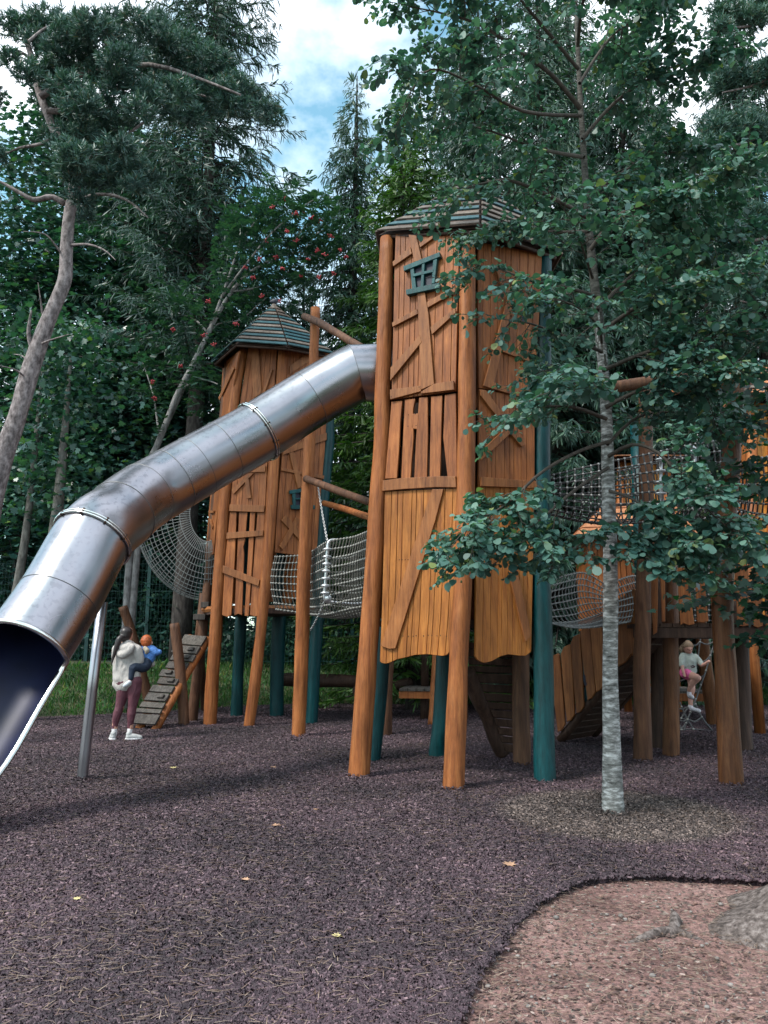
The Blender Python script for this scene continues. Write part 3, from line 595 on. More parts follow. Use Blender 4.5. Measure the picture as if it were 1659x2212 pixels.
# ------------------------------------------------------------------ the large tower
def big_tower():
    L1 = [(775, 1678, 8.57), (803, 1300, 8.62), (822, 1000, 8.66), (829, 760, 8.7), (836, 515, 8.75)]
    L2 = [(980, 1705, 7.86), (988, 1480, 7.93), (1001, 1220, 8.03), (1008, 900, 8.12), (1009, 700, 8.18), (1011, 510, 8.25)]
    L3 = [(1178, 1690, 8.24), (1171, 1300, 8.42), (1170, 1000, 8.55), (1173, 760, 8.65), (1176, 545, 8.75)]
    L4 = [(1127, 1653, 9.35), (1125, 1400, 9.45), (1130, 545, 9.95)]
    L5 = [(945, 1630, 10.1), (962, 1420, 10.1), (985, 560, 10.4)]
    L6 = [(805, 1640, 9.75), (826, 1400, 9.8), (872, 520, 9.85)]
    T = thing('play_tower', 'tall crooked timber play tower with striped roof and teal window, beside the slide', 'play tower', (0.9, 9.0, 0))
    for L, r, m in ((L1, [.118, .112, .1, .095, .09], 'pole'), (L2, [.108, .105, .1, .1, .098, .09], 'pole'), (L3, [.115, .11, .105, .1, .095], 'teal'), (L4, [.11, .105, .1], 'brown'), (L5, [.115, .12, .1], 'teal'), (L6, [.1, .1, .09], 'teal')):
        pole('leg', L, r, M[m], T, 22, 16)
    def mid(L, y):
        return P(float(np.interp(-y, [-q[1] for q in L], [q[0] for q in L])), y, float(np.interp(-y, [-q[1] for q in L], [q[2] for q in L])))
    fa = Face(mid(L1, 1300), mid(L1, 600), mid(L2, 900)); fa.o = fa.o + fa.n*.03
    fb = Face(mid(L2, 1300), mid(L2, 600), mid(L3, 900)); fb.o = fb.o + fb.n*.03
    # --- left front face
    la = C_(CA, [(432, 360), (424, 600), (418, 900), (410, 1250), (405, 1460)]); ra = C_(CA, [(850, 360), (838, 800), (826, 1340), (822, 1460)])
    mb = MB(); planks(mb, fa, la, ra, [(0, CA(0, 372)[1]), (1, CA(0, 366)[1])], [(0, CA(0, 1452)[1]), (1, CA(0, 1395)[1])], 10, -.012, .022, 4)
    mb.build('wall_panel', M['board'], T, .003)
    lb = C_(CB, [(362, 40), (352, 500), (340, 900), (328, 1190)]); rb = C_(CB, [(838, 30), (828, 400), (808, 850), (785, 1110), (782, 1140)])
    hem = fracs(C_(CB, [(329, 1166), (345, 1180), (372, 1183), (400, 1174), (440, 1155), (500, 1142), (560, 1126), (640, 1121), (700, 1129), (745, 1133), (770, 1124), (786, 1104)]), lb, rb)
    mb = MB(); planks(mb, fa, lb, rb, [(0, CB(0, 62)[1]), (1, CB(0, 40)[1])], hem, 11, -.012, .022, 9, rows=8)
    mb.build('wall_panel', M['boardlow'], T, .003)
    mb = MB()
    for q in ([(405, 1465), (475, 1458), (462, 1600), (455, 1760), (440, 1965), (363, 1968), (385, 1700)], [(492, 1452), (560, 1445), (545, 1520), (548, 1700), (528, 1965), (468, 1965), (480, 1700)], [(585, 1440), (641, 1435), (642, 1700), (635, 1965), (553, 1962), (565, 1700)], [(663, 1432), (736, 1425), (728, 1700), (722, 1960), (653, 1960)], [(752, 1422), (824, 1410), (832, 1955), (770, 1958), (742, 1700)], [(543, 1545), (588, 1540), (578, 1645), (538, 1640)]):
        fa.poly(mb, C_(CA, q), -.014+.002*len(mb.f) % .003, .018)
    mb.build('slat_panel', M['board'], T, .005)
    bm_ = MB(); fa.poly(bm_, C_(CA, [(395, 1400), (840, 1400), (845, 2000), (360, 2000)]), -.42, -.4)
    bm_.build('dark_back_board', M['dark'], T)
    boards(T, fa, [C_(CA, q) for q in ([(420, 562), (535, 465), (547, 508), (424, 592)], [(525, 385), (575, 392), (612, 552), (562, 562)], [(594, 447), (680, 392), (690, 405), (600, 470)], [(583, 768), (632, 763), (655, 900), (692, 1357), (608, 1395)],
        [(645, 826), (830, 718), (833, 757), (650, 862)], [(668, 988), (831, 864), (832, 897), (678, 1037)], [(418, 960), (581, 870), (588, 902), (422, 987)], [(410, 1252), (600, 1040), (611, 1087), (408, 1337)])])
    boards(T, fa, [C_(CA, q) for q in ([(404, 1394), (607, 1368), (606, 1405), (406, 1458)], [(606, 1409), (690, 1357), (818, 1335), (823, 1395), (608, 1420)], [(358, 1985), (470, 1970), (700, 1958), (832, 1957), (837, 2030), (700, 2028), (500, 2040), (355, 2053)])], .024, .058, 'brace', 'cross_board')
    boards(T, fa, [C_(CB, [(680, 50), (752, 50), (700, 250), (440, 1085), (400, 1088), (345, 1068), (355, 1040)])], .024, .055)
    window_part(T, fa, CA, [[(540, 612), (563, 605), (580, 735), (552, 742)], [(690, 552), (717, 540), (700, 705), (680, 712)], [(618, 580), (636, 574), (628, 728), (609, 732)], [(555, 650), (692, 618), (692, 636), (557, 668)],
        [(497, 600), (733, 507), (738, 537), (502, 630)], [(515, 752), (733, 706), (735, 740), (520, 785)]], [(545, 610), (715, 548), (696, 706), (556, 742)])
    # nail dots
    mb = MB(); r = random.Random(5)
    for cx, cy in [(480+i*32+r.uniform(-9, 9), 1000+r.uniform(-2, 6)) for i in range(10)] + [(458+i*19, 506) for i in range(6)]:
        p = fa.pt(*CB(cx, cy)) + fa.n*.0225; mb = MB(); mb.ball(p, .0075, 0, 6, 3, (1, .5, 1)); mb.build('bolt_head', M['dark'], T)
    for cx, cy in [(415, 1440), (595, 1378), (620, 1410), (808, 1345), (372, 2035), (500, 2020), (680, 1992), (820, 1975), (525, 1558), (575, 1628), (572, 1552), (523, 1632)]:
        p = fa.pt(*CA(cx, cy)) + fa.n*.058; mb = MB(); mb.ball(p, .007, 0, 6, 3, (1, .5, 1)); mb.build('bolt_head', M['dark'], T)
    # --- right front face
    lc = C_(CA, [(962, 430), (958, 900), (965, 1390), (962, 2000), (942, 3300)]); rc = C_(CA, [(1380, 480), (1366, 830), (1330, 1330), (1330, 2000), (1308, 3200)])
    lc = lc[:4] + C_(CB, [(945, 700), (941, 1180)]); rc = rc[:4] + C_(CB, [(1316, 700), (1306, 1180)])
    mb = MB(); planks(mb, fb, lc, rc, [(0, CA(0, 425)[1]), (1, CA(0, 500)[1])], [(0, CA(0, 1375)[1]), (1, CA(0, 1440)[1])], 9, -.012, .022, 21)
    mb.build('wall_panel', M['board'], T, .003)
    mb = MB(); planks(mb, fb, lc, rc, [(0, CA(0, 1382)[1]), (1, CA(0, 1447)[1])], [(0, CA(0, 2010)[1]), (1, CA(0, 2025)[1])], 9, -.012, .022, 22)
    mb.build('wall_panel', M['board'], T, .003)
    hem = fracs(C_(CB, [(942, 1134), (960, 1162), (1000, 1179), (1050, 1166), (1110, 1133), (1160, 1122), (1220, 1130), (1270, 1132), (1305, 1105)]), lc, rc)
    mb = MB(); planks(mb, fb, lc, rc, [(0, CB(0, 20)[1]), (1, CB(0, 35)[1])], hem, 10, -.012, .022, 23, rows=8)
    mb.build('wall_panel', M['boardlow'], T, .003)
    boards(T, fb, [C_(CA, q) for q in ([(1150, 780), (1190, 790), (1045, 1388), (985, 1368)], [(1155, 872), (1270, 740), (1312, 792), (1170, 916)], [(1115, 1115), (1338, 1198), (1336, 1232), (1114, 1150)], [(1045, 1345), (1228, 1402), (1228, 1442), (1040, 1387)],
        [(966, 1395), (1000, 1400), (1160, 1620), (1262, 1748), (1232, 1765), (1120, 1632), (965, 1432)], [(970, 1790), (1135, 1640), (1167, 1672), (972, 1852)], [(1062, 600), (1085, 590), (1130, 700), (1100, 720)], [(968, 1962), (1333, 1990), (1330, 2036), (965, 2022)])])
    boards(T, fb, [C_(CB, [(1150, 590), (1200, 555), (1297, 1000), (1257, 1042)])])
    mb = MB(); fb.poly(mb, C_(CA, [(1245, 900), (1258, 890), (1268, 915), (1266, 945), (1255, 960), (1243, 935)]), .015, .0235); mb.build('peephole', M['pane'], T)
    # rest of the enclosure: floor, rear walls
    zf = 1.55
    feet = []
    for L in (L1, L2, L3, L4, L5, L6):
        pts = pole_path(L, 22); feet.append((min(pts, key=lambda p: abs(p.z-zf-.2)), min(pts, key=lambda p: abs(p.z-6.2))))
    c0 = sum((f[0] for f in feet), Vector())/6
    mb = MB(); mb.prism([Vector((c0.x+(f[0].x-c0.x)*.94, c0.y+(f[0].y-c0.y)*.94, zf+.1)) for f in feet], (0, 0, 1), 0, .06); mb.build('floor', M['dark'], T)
    for i in (2, 3, 4, 5):
        a, b = feet[i], feet[(i+1) % 6]; back_panel(T, a[0], a[1], b[0], b[1], 'board', 7, i)
    for z in (4.1, ):
        mb = MB(); cs = []
        for L in (L1, L2, L3, L4, L5, L6):
            pts = pole_path(L, 22); cs.append(min(pts, key=lambda p: abs(p.z-z)))
        cc = sum(cs, Vector())/6
        mb.prism([Vector((cc.x+(p.x-cc.x)*.93, cc.y+(p.y-cc.y)*.93, z)) for p in cs], (0, 0, 1), 0, .05); mb.build('upper_floor', M['dark'], T)
    # roof
    cl, cc, c_r = P(815, 505, 8.75), P(1037, 490, 7.95), P(1210, 551, 8.72)
    ctr = Vector((1.1, 9.3, 0)); ctr.z = (cl.z+c_r.z)/2
    opp = lambda p: Vector((2*ctr.x-p.x, 2*ctr.y-p.y, ctr.z*2-p.z + .12))
    cor = [cl, cc, c_r, opp(cl), opp(cc), opp(c_r)]
    cor[3].x, cor[5].x = 2.25, -.0
    apex = P(1037, 381, 9.35)
    roof(T, cor, apex, 11, [M['rfwood'], M['rfteal']], 3)
    return L1, L2, L3, L4, L5, L6
BT = big_tower()

# ------------------------------------------------------------------ the smaller tower
def small_tower():
    K0 = [(415, 1553, 14.6), (450, 1250, 14.7), (494, 770, 14.75)]
    K1 = [(453, 1563, 13.96), (462, 1420, 13.98), (484, 1100, 14.0), (505, 880, 14.05), (526, 755, 14.1)]
    K2 = [(538, 1565, 13.7), (560, 1400, 13.72), (580, 1180, 13.75), (592, 1000, 13.8), (605, 850, 13.83), (612, 757, 13.85)]
    K3 = [(672, 1560, 14.2), (687, 1300, 14.25), (700, 1080, 14.3), (711, 930, 14.35), (706, 765, 14.4)]
    K4 = [(598, 1545, 15.6), (603, 1330, 15.6), (640, 760, 15.4)]
    K5 = [(511, 1545, 15.6), (521, 1330, 15.6), (560, 760, 15.4)]
    T = thing('play_tower', 'smaller timber play tower with striped pointed roof behind the slide', 'play tower', (-2.5, 14.6, 0))
    for L, r, m in ((K0, [.1, .09, .08], 'brown'), (K1, [.125, .12, .11, .1, .1], 'pole'), (K2, [.1, .1, .1, .1, .1, .1], 'pole'), (K3, [.12, .12, .11, .11, .1], 'teal'), (K4, [.14, .14, .1], 'teal'), (K5, [.12, .12, .1], 'teal')):
        pole('leg', L, r, M[m], T, 18, 14)
    g = lambda L, y: P(float(np.interp(-y, [-q[1] for q in L], [q[0] for q in L])), y, float(np.interp(-y, [-q[1] for q in L], [q[2] for q in L])))
    f0 = Face(g(K0, 1250), g(K0, 780), g(K1, 1000)); f0.o += f0.n*.03
    f1 = Face(g(K1, 1250), g(K1, 780), g(K2, 1000)); f1.o += f1.n*.03
    f2 = Face(g(K2, 1250), g(K2, 780), g(K3, 1000)); f2.o += f2.n*.03
    # narrow left face
    le = C_(CC, [(520, 500), (495, 900), (425, 1480), (385, 2000), (372, 2210)]); re = C_(CC, [(640, 420), (560, 900), (500, 1400), (440, 2000), (420, 2210)])
    mb = MB(); planks(mb, f0, le, re, [(0, CC(0, 520)[1]), (1, CC(0, 430)[1])], [(0, CC(0, 1960)[1]), (1, CC(0, 1900)[1])], 4, -.012, .022, 31); mb.build('wall_panel', M['board'], T, .003)
    boards(T, f0, [C_(CC, q) for q in ([(600, 545), (612, 560), (505, 790), (497, 770)], [(408, 1850), (440, 1790), (443, 1815), (405, 1872)], [(430, 1650), (440, 1650), (455, 1700), (452, 1725)], [(428, 1590), (465, 1588), (463, 1605), (428, 1608)])])
    # left front face
    lf = C_(CC, [(700, 400), (640, 800), (590, 1300), (565, 1600), (510, 2360)]); rf = C_(CC, [(908, 400), (890, 700), (836, 1260), (820, 1600), (790, 2360)])
    mb = MB(); planks(mb, f1, lf, rf, [(0, CC(0, 405)[1]), (1, CC(0, 400)[1])], [(0, CC(0, 1572)[1]), (1, CC(0, 1580)[1])], 6, -.012, .022, 33); mb.build('wall_panel', M['board'], T, .003)
    mb = MB()
    for q in ([(566, 1600), (613, 1600), (600, 1950), (575, 2345), (545, 2358), (508, 2345), (530, 1950)], [(632, 1600), (692, 1600), (675, 1800), (662, 1850), (668, 1900), (652, 2345), (625, 2335), (598, 2348)], [(712, 1600), (748, 1600), (725, 2000), (700, 2352), (672, 2350)], [(766, 1600), (818, 1600), (800, 2200), (788, 2345), (750, 2355), (710, 2345)]):
        f1.poly(mb, C_(CC, q), -.012, .018)
    mb.build('slat_panel', M['board'], T, .005)
    boards(T, f1, [C_(CC, q) for q in ([(720, 400), (780, 400), (800, 740), (742, 780)], [(868, 562), (880, 572), (825, 735), (802, 740)], [(718, 1318), (742, 1322), (600, 1470), (583, 1440)], [(680, 1365), (710, 1365), (725, 1500), (695, 1503)], [(700, 1300), (828, 1262), (826, 1310), (702, 1316)])])
    boards(T, f1, [C_(CC, q) for q in ([(570, 1546), (822, 1553), (818, 1602), (566, 1594)], [(548, 1750), (812, 1732), (810, 1772), (545, 1796)], [(520, 1985), (787, 2090), (778, 2136), (518, 2040)])], .024, .056, 'brace', 'cross_board')
    # right front face
    lg = C_(CC, [(985, 400), (940, 1180), (900, 1600), (885, 1910)]); rg = C_(CC, [(1290, 440), (1258, 980), (1240, 1340), (1195, 1880)])
    mb = MB(); planks(mb, f2, lg, rg, [(0, CC(0, 400)[1]), (1, CC(0, 450)[1])], [(0, CC(0, 1890)[1]), (.6, CC(0, 1912)[1]), (1, CC(0, 1868)[1])], 7, -.012, .022, 35); mb.build('wall_panel', M['board'], T, .003)
    boards(T, f2, [C_(CC, q) for q in ([(990, 540), (1145, 430), (1160, 490), (990, 602)], [(985, 1170), (1022, 1168), (1088, 1420), (1048, 1427)], [(930, 1280), (1245, 1337), (1240, 1362), (928, 1300)], [(945, 1142), (1257, 1025), (1257, 1078), (940, 1187)], [(962, 1620), (1110, 1790), (1090, 1835), (928, 1660)], [(1035, 1635), (1070, 1655), (940, 1877), (915, 1845)])])
    window_part(T, f2, CC, [[(1005, 1460), (1030, 1455), (1030, 1555), (1012, 1555)], [(1105, 1445), (1132, 1440), (1128, 1555), (1100, 1555)], [(1068, 1450), (1080, 1448), (1078, 1555), (1066, 1555)], [(1030, 1500), (1102, 1497), (1102, 1508), (1030, 1512)],
        [(985, 1445), (1152, 1418), (1152, 1446), (988, 1470)], [(995, 1550), (1167, 1552), (1167, 1580), (1000, 1580)]], [(1012, 1455), (1125, 1442), (1120, 1556), (1014, 1556)])
    zf = 2.0; feet = []
    for L in (K0, K1, K2, K3, K4, K5):
        pts = pole_path(L, 22); feet.append((min(pts, key=lambda p: abs(p.z-zf-.1)), min(pts, key=lambda p: abs(p.z-6.2))))
    mb = MB(); c0 = sum((f[0] for f in feet), Vector())/6
    mb.prism([Vector((c0.x+(f[0].x-c0.x)*1.02, c0.y+(f[0].y-c0.y)*1.02, zf)) for f in feet], (0, 0, 1), 0, .09); mb.build('floor', M['dark'], T)
    mb = MB(); a, b = feet[1][0], feet[2][0]; mb.tube([(feet[0][0].x, feet[0][0].y-.05, zf+.1), (a.x, a.y+.08, zf+.1), (b.x, b.y+.08, zf+.1), (feet[3][0].x, feet[3][0].y-.02, zf+.1)], .06, 6, smooth=False); mb.build('floor_edge_beam', M['brace'], T)
    for i in (3, 4, 5):
        a, b = feet[i], feet[(i+1) % 6]; back_panel(T, a[0]+Vector((0, 0, .3)), a[1], b[0]+Vector((0, 0, .3)), b[1], 'board', 6, i+10)
    cor = [P(459, 784, 14.6), P(507, 741, 13.7), P(622, 749, 13.3), P(722, 768, 14.1)]
    ctr = Vector((-2.35, 14.75, 0)); ctr.z = (cor[0].z+cor[3].z)/2
    op = lambda p: Vector((2*ctr.x-p.x, 2*ctr.y-p.y, 2*ctr.z-p.z+.1))
    cor += [op(cor[1]), op(cor[2])]
    cor[3] = P(722, 768, 14.4)
    apex = P(592, 661, 14.7)
    roof(T, cor, apex, 12, [M['rfteal'], M['rfwood']], 8)
    mb = MB(); mb.tube([apex-Vector((0, 0, .12)), apex+Vector((0, 0, .03))], [.085, .05], 8, smooth=False); mb.build('roof_cap', M['rfwood'], T)
    # bird on the peak
    b = thing('bird', 'small dark grey bird resting on the peak of the smaller tower', 'bird', apex+Vector((0, 0, .035)))
    mb = MB(); a = apex+Vector((0, 0, .04))
    rings = [(-.16, .10, .012), (-.11, .10, .035), (-.05, .095, .07), (.02, .10, .085), (.07, .135, .065), (.10, .175, .045), (.125, .19, .04), (.15, .185, .022), (.175, .175, .006)]
    mb.tube([a+Vector((x*.6, 0, z*.62)) for x, z, r in rings], [r*.72 for x, z, r in rings], 10)
    mb.tube([a+Vector((-.01, 0, .03)), a+Vector((-.01, .01, -.005))], .012, 5); mb.build('body', simple('grey_feather', (.035, .04, .06), .6, 0, 30, .4), b)
    return K0, K1, K2, K3, K4, K5
ST = small_tower()

# ------------------------------------------------------------------ tube slide
def slide():
    T = thing('tube_slide', 'brushed steel tube slide running from the tall tower down to the left', 'slide', (-3.2, 7.6, 0))
    r = .375
    key = [PD(845, 806, 9.72), PD(768, 806, 9.68)]
    e1 = key[1]
    # straight upper run, then the bend, then the steep run (photo points with depth along the lens axis)
    run = [PD(660, 868, 9.55), PD(551, 937, 9.22), PD(455, 990, 8.9)]
    bend = [PD(352, 1049, 8.5), PD(300, 1080, 8.2), PD(256, 1116, 7.85), PD(202, 1162, 7.42)]
    steep = [PD(133, 1284, 7.02), PD(56, 1400, 6.58)]
    main = [key[1]] + run + bend + steep
    pts = smooth_path(main, 60)
    full = [key[0]] + [key[0].lerp(key[1], .5)] + pts
    # parallel frames; roll so that 'up' is defined
    def frame(i, pl):
        t = (pl[min(i+1, len(pl)-1)]-pl[max(i-1, 0)]).normalized(); s = t.cross(Vector((0, 0, 1))).normalized(); return t, s, s.cross(t)
    N = 40
    def ring(p, s, u, rr, a0=0, a1=2*math.pi, n=N): return [p + s*(rr*math.cos(a0+(a1-a0)*j/n)) + u*(rr*math.sin(a0+(a1-a0)*j/n)) for j in range(n)]
    # sections between seams, each its own shell mesh island
    mb = MB(); inner = MB()
    seams = []
    for q in [(748, 745, 780, 868), None]: pass
    rings = []
    for i, p in enumerate(full):
        t, s, u = frame(i, full)
        if i == 2:        # mitred elbow
            t0 = (full[1]-full[0]).normalized(); t1 = (full[4]-full[2]).normalized(); t = (t0+t1).normalized()
            s = t.cross(Vector((0, 0, 1))).normalized(); u = s.cross(t)
        rings.append((p, s, u))
    def shell(mb, a, b, rr, flip=False, mi=0):
        vs = []
        for i in range(a, b+1): vs += ring(*rings[i], rr)
        fs = [[(i*N+j), (i*N+(j+1) % N), ((i+1)*N+(j+1) % N), ((i+1)*N+j)] for i in range(b-a) for j in range(N)]
        if flip: fs = [f[::-1] for f in fs]
        mb.add(vs, fs, mi, True)
    n = len(rings)-1
    def nearest(px, py):
        best, bi = 1e9, 0
        for i in range(2, n+1):
            v = rings[i][0]-CAM; d = v.dot(FWD); x = W/2+F*v.x/d; y = H/2-F*v.dot(UPV)/d
            if (x-px)**2+(y-py)**2 < best: best, bi = (x-px)**2+(y-py)**2, i
        return bi
    cuts = [0, 2] + [nearest(*q) for q in [(680, 858), (551, 937), (488, 972), (425, 1008), (372, 1038), (318, 1068), (262, 1112), (202, 1162), (120, 1302)]] + [n]
    for k in range(len(cuts)-1):
        a, b = cuts[k], cuts[k+1]
        if b <= a: continue
        shell(mb, a, b, r + .0022*((k % 2)), k >= 0)
    body = mb.build('tube', M['steel'], T)
    for p_ in body.data.polygons: pass
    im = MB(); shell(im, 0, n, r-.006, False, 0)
    # seams as thin raised weld beads
    sm = MB()
    for c in cuts[1:-1]:
        p, s, u = rings[c]; q = ring(p, s, u, r+.003); sm.tube(q+[q[0]], .0035, 4, 0, False)
    sm.build('weld_seam', simple('weld', (.22, .22, .22), .5, .8), T)
    for c in (nearest(551, 937), nearest(202, 1162)):
        p, s, u = rings[c]; t = s.cross(u); fm = MB()
        q = ring(p, s, u, r+.018); fm.tube(q+[q[0]], .013, 6, 0, False)
        q2 = [x+t*.03 for x in q]; fm.tube(q2+[q2[0]], .011, 6, 0, False)
        fl = fm.build('flange', M['rim'], T)
        for j in range(0, N, 4):
            bo = MB(); bo.tube([q[j]-t*.02, q[j]+t*.05], .013, 6); bo.build('bolt', M['dark'], fl)
    # open run-out trough: lower half continued
    p, s, u = rings[n]; t = s.cross(u)
    if t.dot(rings[n][0]-rings[n-2][0]) < 0: t = -t
    path = [p, p+t*.45-Vector((0, 0, .015)), p+t*.9-Vector((0, 0, .04)), p+t*1.3+Vector((0, 0, .06)), p+t*1.7+Vector((-.05, 0, .25)), p+t*2.0+Vector((-.16, 0, .52))]
    path = smooth_path(path, 14); HN = 24; tv = []; iv = []
    a0, a1 = math.pi + .55, 2*math.pi + .35
    edge = [[], []]
    for q in path:
        for lst, rr in ((tv, r), (iv, r-.006)): lst += [q + s*(rr*math.cos(a0+(a1-a0)*j/HN)) + u*(rr*math.sin(a0+(a1-a0)*j/HN)) for j in range(HN+1)]
        edge[0].append(q+s*r*math.cos(a0)+u*r*math.sin(a0)); edge[1].append(q+s*r*math.cos(a1)+u*r*math.sin(a1))
    fs = [[i*(HN+1)+j, i*(HN+1)+j+1, (i+1)*(HN+1)+j+1, (i+1)*(HN+1)+j] for i in range(len(path)-1) for j in range(HN)]
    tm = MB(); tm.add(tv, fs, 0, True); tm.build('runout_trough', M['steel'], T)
    im.add(iv, [f[::-1] for f in fs], 0, True); im.build('shaded_inner_skin', M['inside'], T)
    for q in (path[5], path[9]):
        pass
    rm = MB(); arc = [p + s*(r*math.cos(a1-2*math.pi+(a0-a1+2*math.pi)*j/24)) + u*(r*math.sin(a1-2*math.pi+(a0-a1+2*math.pi)*j/24)) for j in range(25)]
    rm.tube(edge[1][::-1] + arc[1:-1] + edge[0], .026, 8); rm.build('rim', M['rim'], T)
    # top skin seam line along the tube crown
    # support post with saddle
    g0 = G(177, 1686); g1 = PD(221, 1300, 8.25)
    pm = MB(); pm.tube([g0-Vector((0, 0, .1)), g0, g0.lerp(g1, .5), g1], .056, 20); pm.build('support_post', M['steel'], T)
slide()

# ------------------------------------------------------------------ rope nets
def net(name, S, nu, nv, rr, kr, mats, label, group=None, clampv=(), usub=1, vsub=3, skip=None, parent=None):
    """S(u, v) surface in 0..1; nu ropes across, nv ropes along"""
    mb = MB()
    for j in range(nv+1):
        mb.tube([S(i/(nu*usub), j/nv) for i in range(nu*usub+1)], rr, 5)
    for i in range(nu+1):
        mb.tube([S(i/nu, j/(nv*vsub)) for j in range(nv*vsub+1)], rr*.9, 5)
    for i in range(nu+1):
        for j in range(nv+1): mb.ball(S(i/nu, j/nv), kr, 1, 6, 4)
    o = mb.build(name, mats, parent)
    if parent is None: tag(o, label, 'rope net', group)
    return o
def poly3(pts):
    pts = [Vector(p) for p in pts]; k = len(pts)
    def f(t):
        t = min(max(t, 0), 1)*(k-1); a = min(int(t), k-2); g = t-a
        p0 = pts[max(a-1, 0)]; p1 = pts[a]; p2 = pts[a+1]; p3 = pts[min(a+2, k-1)]
        return .5*((2*p1)+(p2-p0)*g+(2*p0-5*p1+4*p2-p3)*g*g+(3*p1-p0-3*p2+p3)*g**3)
    return f
# bridge between the two towers: U-shaped trough of net
nt_top = poly3([P(*CN(108, 1240), 13.45), P(*CN(425, 1222), 12.75), P(*CN(570, 1172), 12.35), P(*CN(770, 1050), 11.7), P(*CN(1080, 995), 10.75), P(*CN(1285, 915), 9.9)])
nt_bot = poly3([P(*CN(70, 1890), 13.5), P(*CN(400, 1935), 12.9), P(*CN(560, 1955), 12.55), P(*CN(730, 1945), 11.95), P(*CN(1000, 1880), 11.0), P(*CN(1260, 1835), 10.0)])
def S_bridge(u, v):
    a, b = nt_top(u), nt_bot(u); off = Vector((.85, .42, 0))*(1-.12*math.sin(u*3))
    c = a + off; mid = b + off*.5
    if v < .36: w = v/.36; return a.lerp(b, w) + off*(.07*math.sin(w*math.pi*.5)) - off*.10*math.sin(w*math.pi)
    if v < .64: w = (v-.36)/.28; return b + off*(.07+.86*w) - Vector((0, 0, .05*math.sin(w*math.pi)))
    w = (v-.64)/.36; return (b+off*.93).lerp(c, w) + off*.10*math.sin(w*math.pi)
net('rope_bridge', S_bridge, 40, 22, .011, .021, [M['rope'], M['knot']], 'grey rope net bridge slung between the two timber towers', 'rope nets of the play towers', vsub=2)
def clamp_hoop():
    T = thing('net_hoop', 'upright steel hoop with clamps holding open the net bridge between towers', 'steel hoop', P(*CN(735, 1400), 11.6))
    us = .62; pts = [S_bridge(us, j/22) for j in range(23)]
    out = [P(*CN(860, 1030), 11.55), P(*CN(800, 1035), 11.5), P(*CN(765, 1075), 11.48), P(*CN(752, 1200), 11.48), P(*CN(742, 1400), 11.5), P(*CN(728, 1600), 11.52), P(*CN(720, 1740), 11.55), P(*CN(740, 1795), 11.6), P(*CN(800, 1800), 11.7)]
    mb = MB(); mb.tube(smooth_path(out, 40), .024, 8); far = [p+Vector((.85, .42, 0)) for p in out[2:7]]
    mb.tube(smooth_path([out[-1], out[-1]+Vector((.4, .2, -.02))] + far[::-1], 30), .022, 8); mb.build('bar', M['clamp'], T)
    mb = MB()
    for cy in (1145, 1238, 1328, 1415, 1508, 1598, 1690):
        c = P(*CN(757-(cy-1145)*.055, cy), 11.46); mb.ball(c, .05, 0, 8, 5, (1.5, 1, .5))
    for cc in ((765, 1755),): mb.ball(P(*CN(*cc), 11.5), .06, 0, 8, 5)
    mb.build('clamp', M['clamp'], T)
clamp_hoop()
def chain(pa, pb, label, sag=.0, link=.042, r=.006):
    mb = MB(); pa, pb = Vector(pa), Vector(pb); L = (pb-pa).length; n = max(3, int(L/(link*.8))); d = (pb-pa).normalized()
    s = d.cross(Vector((.3, 1, .2))).normalized(); u = d.cross(s)
    for i in range(n):
        t = (i+.5)/n; c = pa.lerp(pb, t) - Vector((0, 0, sag*4*t*(1-t))); w = s if i % 2 else u
        pts = [c + d*(link*.55*math.cos(a)) + w*(link*.3*math.sin(a)) for a in [2*math.pi*k/8 for k in range(9)]]
        mb.tube(pts, r, 4, 0, False)
    tag(mb.build('chain', M['chain']), label, 'chain', 'chains of the net bridge')
chain(P(*CN(640, 375), 11.9), P(*CN(752, 1030), 11.5), 'thin chain hanging from the log down to the net hoop top', .02)
chain(P(*CN(712, 1800), 11.55), P(*CN(545, 2150), 11.95), 'thin chain running from the net hoop bottom down to the tall pole', .03)
# posts and logs between the towers
def single(name, px, rads, mat, label, cat, group=None, n=14, sink=True, sides=14):
    return tag(pole(name, px, rads, M[mat], None, n, sides, sink), label, cat, group)
single('wooden_post', [(645, 1592, 12.2), (655, 1300, 12.15), (667, 1000, 12.05), (676, 820, 12.0), (681, 665, 11.95)], [.118, .11, .1, .085, .078], 'pole', 'tall lone orange pole standing before the smaller tower and net bridge', 'post', 'tall wooden posts', 24)
def log(px, rads, mat, label, n=10, name='log_beam', cat='log', group='log beams between the towers'):
    return single(name, px, rads, mat, label, cat, group, n, False, 12)
log([(661, 1034, 11.95), (735, 1062, 10.8), (806, 1087, 9.7)], [.06, .057, .052], 'brown', 'weathered log beam from tall pole to large tower above the net bridge')
log([(700, 1087, 13.9), (740, 1098, 12.2), (806, 1120, 10.3)], [.055, .055, .052], 'pole', 'reddish log beam behind the weathered one, running to the large tower')
log([(657, 683, 12.1), (700, 703, 11.5), (790, 757, 10.6)], [.058, .064, .062], 'brown', 'high log beam from the top of the lone tall pole toward the slide mouth')
# small net hood over the slide mouth
hood0 = poly3([P(748, 762, 10.6), P(775, 740, 10.4), P(800, 722, 10.1), P(835, 700, 9.9)])
def S_hood(u, v):
    a = hood0(u); w = .6*math.sin(math.pi*min(u*.6+.25, 1)); return a + Vector((.35*(v-.5)*0, 1.1*v, -w*(2*abs(v-.35))**2*.8)) + Vector((.45*v, 0, 0))
net('net_hood', S_hood, 9, 7, .008, .013, [M['ropelight'], M['knot']], 'small pale net hood above the slide mouth at the tall tower', 'rope nets of the play towers')
